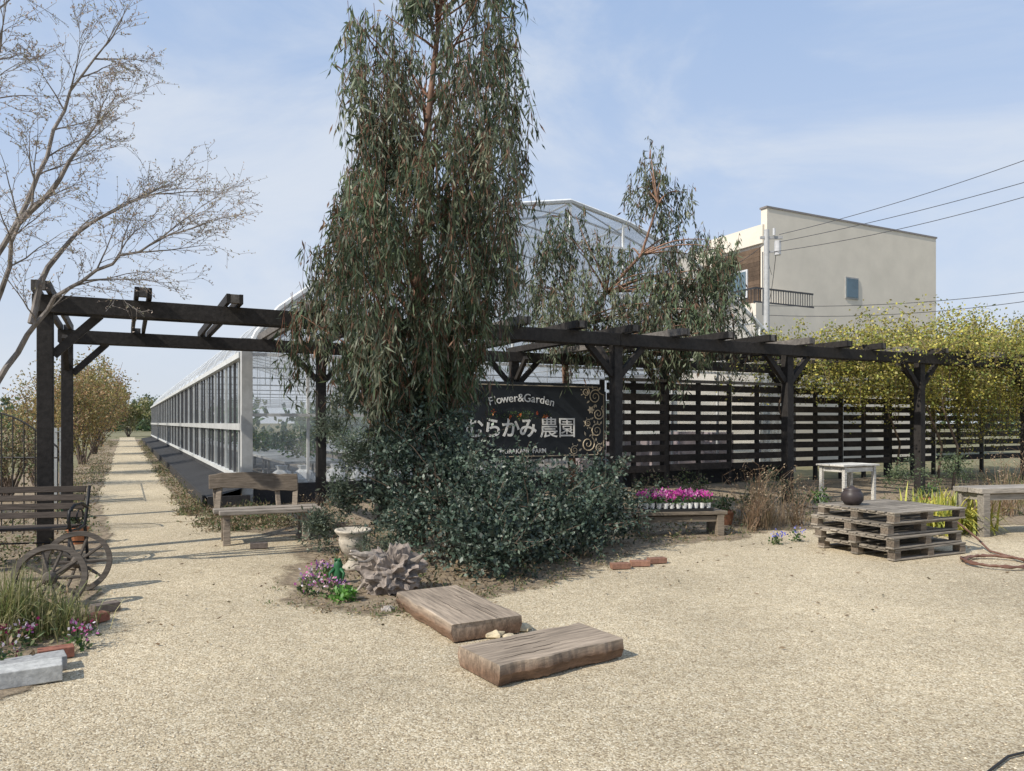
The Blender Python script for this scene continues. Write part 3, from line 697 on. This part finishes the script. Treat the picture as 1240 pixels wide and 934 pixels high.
def rock(name,x,y,r,col,z=0,mat=None,sq=.6):
    mb=MB(); n=12; pf=[(r*.7,0),(r*1.0,r*sq*.4),(r*.95,r*sq*.8),(r*.5,r*sq*1.25),(.01,r*sq*1.3)]; mb.lathe(pf,(x,y,z),col,n,.5); return mb.finish(name,mat or M_stone,smooth=False)
rock('pale_rock',-.14,5.55,.085,(.55,.47,.32)); rock('pale_rock',.08,5.72,.07,(.55,.47,.32)); rock('pale_rock',-.02,5.5,.05,(.5,.43,.3)); rock('pale_rock',-1.05,6.3,.06,(.3,.27,.24))

# ---------------------------------------------------------------- pallets
pe=empty('pallet_stack')
Mp=Matrix.Translation((4.35,8.5,0))@Matrix.Rotation(ANG,4,'Z'); z=.01
for k in range(4):
    mb=MB(); j=(U(-.05,.05),U(-.04,.04)); PW=(.25,.22,.18); Mk=Mp@Matrix.Translation((.65+j[0],.55+j[1],z))@Matrix.Rotation(U(-.05,.05),4,'Z')
    for i in range(3): mb.box((0,-.5+i*.5,.015),(1.28,.1,.02),PW)
    for i in range(3):
        for jx in(-.58,0,.58): mb.box((jx,-.5+i*.5,.06),(.1,.1,.068),(.16,.13,.10))
    for i in range(3): mb.box((-.58+i*.58,0,.105),(.1,1.1,.02),PW)
    for i in range(9): mb.box((U(-.01,.01),-.51+i*.1275,.127),(1.28+U(-.02,.02),.10,.02),PW,jit=.25)
    mb.finish('pallet',M_wood,Mk,pe,bevel=.003); z+=.14
pot=MB(); pot.lathe([(.09,0),(.13,.05),(.135,.11),(.11,.16),(.10,.17),(.11,.19),(.03,.21),(.02,.23)],(4.28,9.35,.575),(.05,.04,.04),20); pot.finish('lidded_pot',M_cer,smooth=True)
mb=MB(); pts=[]
for i in range(90):
    t=i/89*2*math.pi*2.6; rr=.36+.05*math.sin(i*.35)+.03*i/89
    pts.append((5.45+rr*1.0*math.cos(t),8.35+rr*.85*math.sin(t),.025+.012*(i%3==0)+.02*abs(math.sin(i*.2))))
pts=[(5.9,9.9,.3),(5.95,9.5,.12),(5.85,9.1,.03)]+pts
mb.tube(pts,.013,(.17,.09,.065),7); mb.finish('garden_hose',M_rub,smooth=True)
mb=MB(); mb.tube([(2.05,3.28,.02),(2.2,3.4,.02),(2.35,3.52,.02),(2.6,3.62,.02),(3.2,3.7,.02)],.006,(.02,.02,.02),6); mb.finish('cable',M_rub,smooth=True)

# ---------------------------------------------------------------- tables on the right
def table(name,x,y,rot,L,Wd,h,col,th=.04,leg=.06,apron=True,boards=4,mat=M_wood):
    e=empty(name); M=Matrix.Translation((x,y,0))@Matrix.Rotation(rot,4,'Z'); mb=MB()
    for i in range(boards):
        w=Wd/boards; mb.box((0,-Wd/2+w*(i+.5),h-th/2),(L+U(-.02,.02),w-.006,th),col)
    mb.finish('top',mat,M,e,bevel=.005); mb=MB()
    for sx in(-1,1):
        for sy in(-1,1): mb.box((sx*(L/2-.09),sy*(Wd/2-.06),(h-th)/2),(leg,leg,h-th-.002),col)
    mb.finish('legs',mat,M,e,bevel=.004)
    if apron:
        mb=MB()
        for sy in(-1,1): mb.box((0,sy*(Wd/2-.06),h-th-.06),(L-.26,.03,.08),col)
        for sx in(-1,1): mb.box((sx*(L/2-.09),0,h-th-.06),(.03,Wd-.2,.08),col)
        mb.finish('apron',mat,M,e)
table('grey_wood_table',7.2,10.75,math.radians(14),1.5,.5,.68,(.30,.27,.23),.07,.11)
table('white_table',6.05,13.4,ANG,.95,.6,.86,(.55,.53,.48),.03,.06)
table('plant_bench',2.35,10.55,math.radians(8),1.3,.42,.36,(.17,.14,.105),.05,.10,True,3)
e=empty('potted_cyclamen_display'); mb=MB(); ml=MB(); mf=MB(); M=Matrix.Translation((2.3,10.52,.36))@Matrix.Rotation(math.radians(8),4,'Z')
mb.box((0,0,.02),(1.0,.36,.035),(.02,.02,.02))
PK=np.array([[.55,.06,.33],[.65,.12,.42],[.42,.04,.27],[.62,.28,.50],[.48,.08,.32]])
for i in range(11):
    for j in range(4):
        x=-.45+i*.09+U(-.008,.008); y=-.13+j*.087+U(-.008,.008); mb.lathe([(.027,0),(.038,.075)],(x,y,.042),(.6,.6,.58),10)
        cloud(ml,(x,y,.145),(.04,.04,.025),30,.04,.032,GR,.018); hgt=U(-.01,.05)
        cloud(mf,(x+U(-.01,.01),y,.20+hgt),(.035,.035,.028),int(U(12,32)),.036,.026,PK[[i%5,(i+1)%5]],.018,up=1)
mb.finish('pots',M_paint,M,e); ml.finish('foliage',M_leaf,M,e); mf.finish('flowers',M_petal,M,e)
for (x,y,r,h,c) in((3.35,11.6,.12,.22,(.35,.16,.09)),(3.75,12.0,.10,.18,(.3,.3,.3)),(-5.7,9.75,.13,.22,(.42,.18,.09)),(5.0,12.2,.13,.24,(.12,.11,.1)),(1.9,11.5,.12,.24,(.4,.38,.34)),(7.4,13.2,.14,.26,(.33,.16,.1))):
    m=MB(); m.lathe([(r*.65,0),(r*.95,h*.82),(r*1.08,h*.84),(r*1.08,h),(r*.9,h),(r*.85,h*.8)],(x,y,.013),c,18); cloud(m,(x,y,h+.12),(r,r,.12),160,.07,.03,GR*.8,.04); m.finish('flower_pot',M_cer)
# ---------------------------------------------------------------- urn, driftwood, figurine
m=MB(); m.lathe([(.12,0),(.12,.04),(.085,.06),(.05,.10),(.045,.13),(.07,.15),(.12,.20),(.15,.27),(.155,.33),(.145,.36),(.185,.40),(.20,.42),(.195,.435),(.16,.43),(.14,.40)],(-1.72,8.05,.013),(.48,.43,.35),28); u=m.finish('stone_urn',M_stone,smooth=True)
m=MB(); m.lathe([(.05,0),(.06,.05),(.04,.13),(.045,.17),(.035,.21),(.01,.235)],(-1.72,7.35,.02),(.03,.12,.05),14); 
for sx in(-1,1): m.tube([(-1.72+sx*.03,7.33,.16),(-1.72+sx*.07,7.30,.12),(-1.72+sx*.06,7.27,.05)],[.018,.014,.012],(.03,.12,.05),6); m.tube([(-1.72+sx*.02,7.33,.24),(-1.72+sx*.022,7.32,.262)],[.016,.01],(.03,.14,.05),6)
m.finish('frog_figurine',M_cer,smooth=True)
# driftwood: gnarled, ridged root ball
dw=MB(); nu,nv=72,36; vs=[];fs=[]
for j in range(nv+1):
    ph=math.pi*j/nv
    for i in range(nu):
        th=2*math.pi*i/nu; d=Vector((math.cos(th)*math.sin(ph),math.sin(th)*math.sin(ph),math.cos(ph)))
        tw=Vector((d.x*1.6+d.z*.8,d.y*2.2,d.z*2.4))
        rd=1-abs(mn.noise(tw*1.5+Vector((3,1,2))))*1.9; rd2=1-abs(mn.noise(tw*4))*2.0; rd3=mn.noise(tw*.9+Vector((9,0,4)))
        k=.62+.42*rd+.14*rd2+.35*rd3
        vs.append((-1.14+d.x*.27*k,6.98+d.y*.20*k,max(.005,.18+d.z*.25*k)))
for j in range(nv):
    for i in range(nu): fs.append((j*nu+i,(j+1)*nu+i,(j+1)*nu+(i+1)%nu,j*nu+(i+1)%nu))
dw.add(vs,fs,(.26,.22,.19))
for k in range(11):
    an=U(0,6.28); pts=[Vector((-1.14+.1*math.cos(an),6.96+.06*math.sin(an),U(.1,.36)))]; d=Vector((math.cos(an)*1.2,math.sin(an)*.6,U(-.3,.8)))
    for i in range(6):
        d=(d+Vector((U(-.5,.5),U(-.4,.4),U(-.5,.4)))).normalized(); q_=pts[-1]+d*.05; q_.z=max(.02,q_.z); pts.append(q_)
    r0=U(.025,.045); dw.tube(pts,[r0,r0,r0*.9,r0*.8,r0*.6,r0*.4,r0*.2],(.30,.26,.22),8,jit=.3)
dw.finish('driftwood_stump',M_bark)
BR=(.26,.11,.075)
for (x,y,r) in((1.18,8.1,.2),(1.42,8.25,.1),(1.64,8.42,.3)):
    m=MB(); m.box((0,0,.03),(.21,.10,.06),(.24,.13,.09)); m.finish('brick',M_stone,Matrix.Translation((x,y,.012))@Matrix.Rotation(r,4,'Z'),bevel=.005)
for (x,y,r) in((-3.08,5.02,.6),(-3.32,5.9,1.1),(-3.42,6.25,.9),(-2.6,11.3,.4),(-2.85,10.2,.7),(-3.2,9.4,.3)):
    m=MB(); m.box((0,0,.035),(.21,.10,.07),BR if x<-3 and y<6.1 else (.16,.13,.11)); m.finish('brick',M_stone,Matrix.Translation((x,y,.014))@Matrix.Rotation(r,4,'Z'),bevel=.005)
m=MB(); m.box((0,0,.05),(.39,.19,.10),(.40,.40,.38)); m.box((.02,.21,.04),(.39,.17,.09),(.36,.36,.35),rot=(0,0,.1)); m.finish('concrete_block',M_stone,Matrix.Translation((-2.98,4.55,.014))@Matrix.Rotation(.55,4,'Z'),bevel=.006)

# ---------------------------------------------------------------- grasses & small plants
def blades(m,x,y,n,L,w,pal,spread=.12,arch=.9,z0=.01):
    an=rng.uniform(0,6.283,n); out=rng.uniform(.15,1.0,n)*arch; Ls=L*rng.uniform(.55,1.15,n)
    bx=x+rng.normal(size=n)*spread; by_=y+rng.normal(size=n)*spread; dx,dy=np.cos(an),np.sin(an)
    T=[0,.35,.7,1.0]; pts=[]
    for t in T:
        h=Ls*(t*(1-.45*out*t)*1.0-out*.35*t**3); rr=Ls*out*t**1.5*.8
        pts.append(np.stack([bx+dx*rr,by_+dy*rr,np.maximum(h,0.01)+z0],1))
    S=np.stack([-dy,dx,np.zeros(n)],1)*w/2; ws=[1,.9,.6,.08]
    C=pal[rng.integers(0,len(pal),n)]*rng.uniform(.7,1.3,(n,1))
    for i in range(3): m.quads(np.stack([pts[i]-S*ws[i],pts[i]+S*ws[i],pts[i+1]+S*ws[i+1],pts[i+1]-S*ws[i+1]],1),C)
YG=np.array([[.26,.25,.10],[.18,.20,.07],[.34,.31,.16],[.12,.16,.05]])
m=MB(); blades(m,-3.75,5.55,900,.62,.008,YG,.13); blades(m,-3.4,5.6,350,.4,.008,YG,.1); m.finish('grass_clump',M_leaf)
YL=np.array([[.55,.50,.10],[.42,.42,.08],[.26,.30,.07]])
m=MB(); blades(m,6.15,10.85,320,.8,.036,YL,.2,1.2); blades(m,6.55,10.95,280,.75,.034,YL,.2,1.2); m.finish('golden_flax',M_leaf)
DR=np.array([[.34,.25,.15],[.26,.18,.11],[.42,.33,.22],[.16,.13,.07]])
m=MB(); blades(m,3.75,11.3,260,.95,.007,DR,.16,1.0); blades(m,4.2,11.6,160,.7,.007,DR,.2,1.1); m.finish('dry_grass',M_leaf)
def dryshrub(name,x,y,h,n,col=(.24,.16,.10)):
    m=MB(); ml_=MB()
    for k in range(n):
        an=U(0,6.28); d=Vector((math.cos(an)*U(.1,.5),math.sin(an)*U(.1,.5),1)).normalized(); p=Vector((x+U(-.08,.08),y+U(-.08,.08),0)); pts=[p]
        for i in range(6):
            d=(d+Vector((U(-.2,.2),U(-.2,.2),U(-.1,.05)))).normalized(); pts.append(pts[-1]+d*h/6*U(.7,1.2))
        m.tube(pts,[.006*(1-.12*i) for i in range(7)],col,3,jit=.3,cap=False)
        for i in range(2,7):
            q_=pts[i]+Vector((U(-.14,.14),U(-.14,.14),U(.0,.14))); m.tube([pts[i],q_],[.003,.0015],col,3,jit=.3,cap=False)
            P=np.array([list(q_)]*3)+rng.normal(size=(3,3))*.02; m.leaves(P,rng.normal(size=(3,3)),.04,.014,DR[rng.integers(0,4,3)])
    m.finish(name,M_leaf)
dryshrub('dried_perennial',3.55,10.95,.95,26); dryshrub('dried_perennial',4.4,11.4,.8,16); dryshrub('dried_perennial',8.4,12.6,1.1,20); dryshrub('dried_perennial',-2.9,11.2,.5,14); dryshrub('dried_perennial',9.6,13.2,1.3,22)
m=MB(); blades(m,8.6,13.2,300,.8,.008,DR,.3,.8); blades(m,10.0,14.2,300,.9,.008,YG,.4,.8); m.finish('dry_grass',M_leaf)
WD=np.array([[.13,.16,.06],[.20,.18,.09],[.25,.18,.11],[.09,.13,.05],[.30,.22,.13]])
m=MB()
for k in range(150):
    s=U(1.75,2.1); r=3.3+55*random.random()**1.8; w=W(s,r); cloud(m,(w.x,w.y,.04),(.14,.2,.07),45,.06,.02,WD,.06)
for k in range(170):
    s=U(-.55,.3); r=4.3+55*random.random()**1.8; w=W(s,r); cloud(m,(w.x,w.y,.05),(.16,.2,.10),45,.06,.022,WD,.07)
for k in range(110):
    s=U(1.9,3.2); r=U(.9,3.8); w=W(s,r); cloud(m,(w.x,w.y,.04),(.2,.2,.06),45,.06,.02,WD*.8,.06)
m.finish('path_weeds',M_leaf)
m=MB()
def inpoly(x,y,P):
    c=False; j=len(P)-1
    for i in range(len(P)):
        if (P[i][1]>y)!=(P[j][1]>y) and x<(P[j][0]-P[i][0])*(y-P[i][1])/(P[j][1]-P[i][1])+P[i][0]: c=not c
        j=i
    return c
for k in range(330):
    x,y=U(-4,9),U(6,15)
    if inpoly(x,y,bed_c): cloud(m,(x,y,.05),(.15,.15,.07+.08*random.random()),50,.055,.02,WD,.06)
for k in range(160):
    x,y=U(-8,-2.9),U(4,13)
    if inpoly(x,y,bed_l): cloud(m,(x,y,.06),(.18,.18,.10),50,.055,.02,WD,.07)
for k in range(90):
    i=random.randrange(0,9); p=Vector(bed_c[i]).lerp(Vector(bed_c[i+1]),random.random()); cloud(m,(p.x+U(-.25,.2),p.y-U(-.1,.4),.02),(.06,.06,.02),22,.035,.012,WD,.03)
m.finish('groundcover_weeds',M_leaf)
N=3800; P=[]
while len(P)<N:
    x,y=U(-4,8),U(5.2,13)
    if inpoly(x,y,bed_c) or random.random()<.05: P.append((x,y,.022))
P=np.array(P); D_=rng.normal(size=(N,3)); D_[:,2]*=.12; m=MB(); m.leaves(P,D_,.06*rng.uniform(.4,1.3,N),.018,DR[rng.integers(0,4,N)]*.7); m.finish('leaf_litter',M_leaf)
plant('garden_shrub',[(2.3,12.6,.4,.5,.4,.35),(3.2,13.3,.45,.4,.4,.4),(1.4,12.3,.5,.4,.4,.4)],WD*.8,900,.05,.025,shell=.2)
plant('garden_shrub',[(5.0,13.9,.4,.6,.3,.35),(7.6,14.6,.5,.5,.4,.45),(8.8,15.0,.6,.5,.5,.5)],LG,900,.05,.025,shell=.2)
plant('lavender_plant',[(-1.55,7.9,.25,.22,.2,.2),(-1.35,8.3,.3,.2,.2,.25)],OL,500,.07,.01,shell=.2)
FL=np.array([[.50,.14,.34],[.60,.55,.58],[.34,.16,.42],[.60,.35,.45]])
def flowers(name,pts,pal,green=GR):
    m=MB()
    for (x,y,r) in pts:
        cloud(m,(x,y,.06),(r,r,.05),int(900*r),.045,.025,green,.03); cloud(m,(x,y,.13),(r,r,.03),int(420*r),.028,.024,pal,.025,nc=14,up=1)
    m.finish(name,M_petal)
flowers('bedding_flowers',[(-1.95,7.25,.14),(-1.85,6.85,.12),(-1.6,6.75,.13),(-1.9,7.6,.12)],FL)
flowers('bedding_flowers',[(-3.05,5.25,.10),(-3.5,5.2,.16),(-3.3,4.75,.14)],np.array([[.45,.15,.35],[.55,.5,.58],[.25,.02,.10]]))
flowers('blue_pansies',[(3.5,9.75,.09),(3.85,9.95,.07)],np.array([[.10,.12,.55],[.25,.25,.6]]))
BGN=np.array([[.10,.26,.04],[.14,.32,.06]]); plant('lettuce_plant',[(-1.5,6.6,.06,.08,.08,.04)],BGN,180,.05,.035,.025)
m=MB()
for k in range(13):
    s=8.35+U(-.7,.7); w=W(s,3.4,1.76+U(-.04,.05)); cloud(m,tuple(w),(.07,.04,.04),26,.05,.018,GR*.8,.03)
for k in range(6):
    s=8.35+U(-.7,.8); w=W(s,3.36,1.76+U(-.04,.06)); cloud(m,tuple(w),(.025,.025,.025),9,.04,.03,np.array([[.6,.22,.04],[.55,.10,.04]]),.015)
m.finish('flower_garland',M_leaf)

# ---------------------------------------------------------------- left background garden
tre=MB(); K=(.03,.028,.026)
for i in range(13):
    x=-8.4+i*.16; h=1.25+.5*math.sin(math.pi*i/12); tre.tube([(x,10.6,0),(x,10.6,h)],.009,K,5)
tre.tube([(-8.4+i*.16,10.6,1.25+.5*math.sin(math.pi*i/12)) for i in range(13)],.014,K,6)
for z in(.3,1.1): tre.tube([(-8.4,10.61,z),(-6.5,10.61,z)],.012,K,5)
tre.finish('iron_trellis',M_iron)
wf=empty('path_fence'); mb=MB()
for r in(6.0,7.3,8.9,10.9): mb.box((-.32,r,.75),(.05,.05,1.5),(.50,.51,.49))
mb.finish('posts',M_paint,MS,wf)
mb=MB()
mb.tube([(-.32,5.9,1.42),(-.32,11,1.42)],.010,(.3,.3,.3),4)
for r in(6.3,6.65): mb.box((-.36,r,.75),(.02,.28,1.35),(.36,.37,.36))
mb.finish('rails',M_paint,MS,wf)
BY=np.array([[.34,.25,.10],[.26,.23,.08],[.40,.31,.13],[.20,.19,.07],[.38,.23,.12]])
def bush(name,s,r,h,w,pal,n=2500,L=.07,zc=.6,zr=.42):
    e=empty(name); m=MB(); mt=MB(); c=W(s,r,0)
    for k in range(16):
        p=c+Vector((U(-w,w)*.8,U(-w,w)*.8,h*U(.55,1))); limb(mt,c+Vector((U(-.1,.1),U(-.1,.1),0)),p,.03,.006,(.14,.11,.09))
    cloud(m,(c.x,c.y,h*zc),(w,w,h*zr),n,L,L*.5,pal,.16,nc=n//30,shell=.2)
    mt.finish('stems',M_bark,None,e); m.finish('foliage',M_leaf,None,e)
bush('flowering_shrub',-1.3,7.5,1.6,.8,WD); bush('flowering_shrub',-2.2,5.0,1.3,.8,YG); bush('flowering_shrub',-1.1,11.5,2.7,1.0,BY,3600)
bush('flowering_shrub',-.8,16,3.5,1.2,BY,6500,.09); bush('flowering_shrub',-.6,22,4.1,1.6,BY,6500,.11); bush('flowering_shrub',-3.5,10,1.8,1.2,LG); bush('flowering_shrub',-.5,32,4.8,1.8,BY,5500,.14)
bush('flowering_shrub',-5,6,1.4,1.1,YG); bush('flowering_shrub',-.6,45,5.2,2.2,BY,4000,.18); bush('flowering_shrub',1.2,84,4.6,3.0,YG,3500,.3); bush('flowering_shrub',-1.2,62,5.6,2.6,BY,3000,.25); bush('flowering_shrub',-2.6,2.6,.9,.6,WD,1500); bush('flowering_shrub',4.5,90,5,3.4,LG,3500,.3)
nh=MB(); R=3.2; n=14; vs=[]
for rr in(14,34):
    for k in range(n+1):
        t=math.pi*k/n; vs.append((-9.5+R*math.cos(t),rr,1.0+R*.95*math.sin(t)))
nh.add(vs,[(k,k+1,k+n+2,k+n+1) for k in range(n)]+[tuple(range(n+1)),tuple(range(n+1,2*n+2))],(.26,.31,.22)); nh.box((-9.5,24,.5),(6.4,20,1.0),(.24,.26,.21))
nh.finish('net_tunnel',M_net,MS)
def smallhouse(s,r,w,d,h,wc,rc):
    e=empty('distant_house'); m=MB(); m.box((s,r,h/2),(w,d,h),wc); m.finish('walls',M_stucco,MS,e)
    m=MB(); y0,y1=r-d/2-.4,r+d/2+.4; x0,x1=s-w/2-.4,s+w/2+.4
    m.add([(x0,y0,h),(x1,y0,h),(x1,y1,h),(x0,y1,h),(x0,r,h+1.6),(x1,r,h+1.6)],[(0,1,5,4),(2,3,4,5),(0,4,3),(1,2,5),(0,3,2,1)],rc); m.finish('roof',M_stone,MS,e)
    m=MB()
    for k in range(3): m.box((s-w/3+k*w/3,r-d/2-.02,h*.6),(.9,.05,1.0),(.05,.07,.09))
    m.finish('windows',M_glass,MS,e)
smallhouse(-22,50,10,8,3.0,(.50,.32,.2),(.25,.2,.16)); smallhouse(50,46,12,9,4.6,(.5,.48,.44),(.13,.13,.14))
dt=MB()
for k in range(170):
    x=U(-160,160); y=U(110,160); h=U(2.5,6)
    cloud(dt,(x,y,h*.5),(U(3,6),3,h*.55),130,1.2,.8,GR*.9+.03,.7,nc=14)
dt.finish('distant_trees',M_leaf)

# ---------------------------------------------------------------- world / sun / camera
el=math.radians(42); hx,hy=-.80,-.60
w=bpy.data.worlds.new('World'); scn.world=w; w.use_nodes=True; nt=w.node_tree; nt.nodes.clear(); n=nt.nodes; l=nt.links
out=n.new('ShaderNodeOutputWorld'); bg=n.new('ShaderNodeBackground'); bg.inputs['Strength'].default_value=.13
sk=n.new('ShaderNodeTexSky'); sk.sky_type='NISHITA'; sk.sun_disc=False; sk.sun_elevation=el; sk.sun_rotation=math.atan2(hx,hy)%(2*math.pi); sk.air_density=1.0; sk.dust_density=1.0; sk.ozone_density=1.5
tc=n.new('ShaderNodeTexCoord'); sp=n.new('ShaderNodeSeparateXYZ'); l.new(tc.outputs['Generated'],sp.inputs[0])
mp=n.new('ShaderNodeMapping'); mp.inputs['Scale'].default_value=(1.0,1.0,2.2); mp.inputs['Rotation'].default_value=(0,.6,.3); l.new(tc.outputs['Generated'],mp.inputs[0])
nz=n.new('ShaderNodeTexNoise'); nz.inputs['Scale'].default_value=2.3; nz.inputs['Detail'].default_value=12; nz.inputs['Roughness'].default_value=.58; nz.inputs['Distortion'].default_value=.5; l.new(mp.outputs[0],nz.inputs['Vector'])
mc=n.new('ShaderNodeMapRange'); mc.interpolation_type='SMOOTHSTEP'; mc.inputs[1].default_value=.40; mc.inputs[2].default_value=.68; mc.inputs[3].default_value=0.0; mc.inputs[4].default_value=.75; l.new(nz.outputs['Fac'],mc.inputs[0])
mh=n.new('ShaderNodeMapRange'); mh.inputs[1].default_value=0; mh.inputs[2].default_value=.55; mh.inputs[3].default_value=.95; mh.inputs[4].default_value=.78; l.new(sp.outputs[2],mh.inputs[0])
gr=n.new('ShaderNodeValToRGB'); e=gr.color_ramp.elements; e[0].position=0; e[0].color=(.70,.75,.82,1); e[1].position=.6; e[1].color=(.38,.55,.86,1); q=e.new(.22); q.color=(.58,.69,.88,1); l.new(sp.outputs[2],gr.inputs[0])
gs=n.new('ShaderNodeVectorMath'); gs.operation='SCALE'; gs.inputs['Scale'].default_value=1/.13; l.new(gr.outputs[0],gs.inputs[0])
mi=n.new('ShaderNodeMix'); mi.data_type='RGBA'; l.new(mh.outputs[0],mi.inputs[0]); l.new(sk.outputs[0],mi.inputs[6]); l.new(gs.outputs[0],mi.inputs[7])
m2=n.new('ShaderNodeMix'); m2.data_type='RGBA'; l.new(mc.outputs[0],m2.inputs[0]); l.new(mi.outputs[2],m2.inputs[6]); m2.inputs[7].default_value=(5.7,6.1,6.7,1)
l.new(m2.outputs[2],bg.inputs[0]); l.new(bg.outputs[0],out.inputs[0])
sd=bpy.data.lights.new('sun','SUN'); sd.energy=5.0; sd.angle=math.radians(.6); sd.color=(1,.93,.83)
so=bpy.data.objects.new('sun',sd); scn.collection.objects.link(so)
sv=Vector((hx*math.cos(el),hy*math.cos(el),math.sin(el))); so.rotation_euler=sv.to_track_quat('Z','Y').to_euler(); so.location=(-20,-15,25)
cd=bpy.data.cameras.new('camera'); co=bpy.data.objects.new('camera',cd); scn.collection.objects.link(co)
cd.sensor_width=36; cd.lens=36*900/1240; cd.shift_y=45/1240; cd.clip_end=3000; cd.clip_start=.05
co.location=(0,0,1.6); co.rotation_euler=(math.pi/2,0,0); scn.camera=co
scn.view_settings.view_transform='Standard'; scn.view_settings.look='None'; scn.view_settings.exposure=0
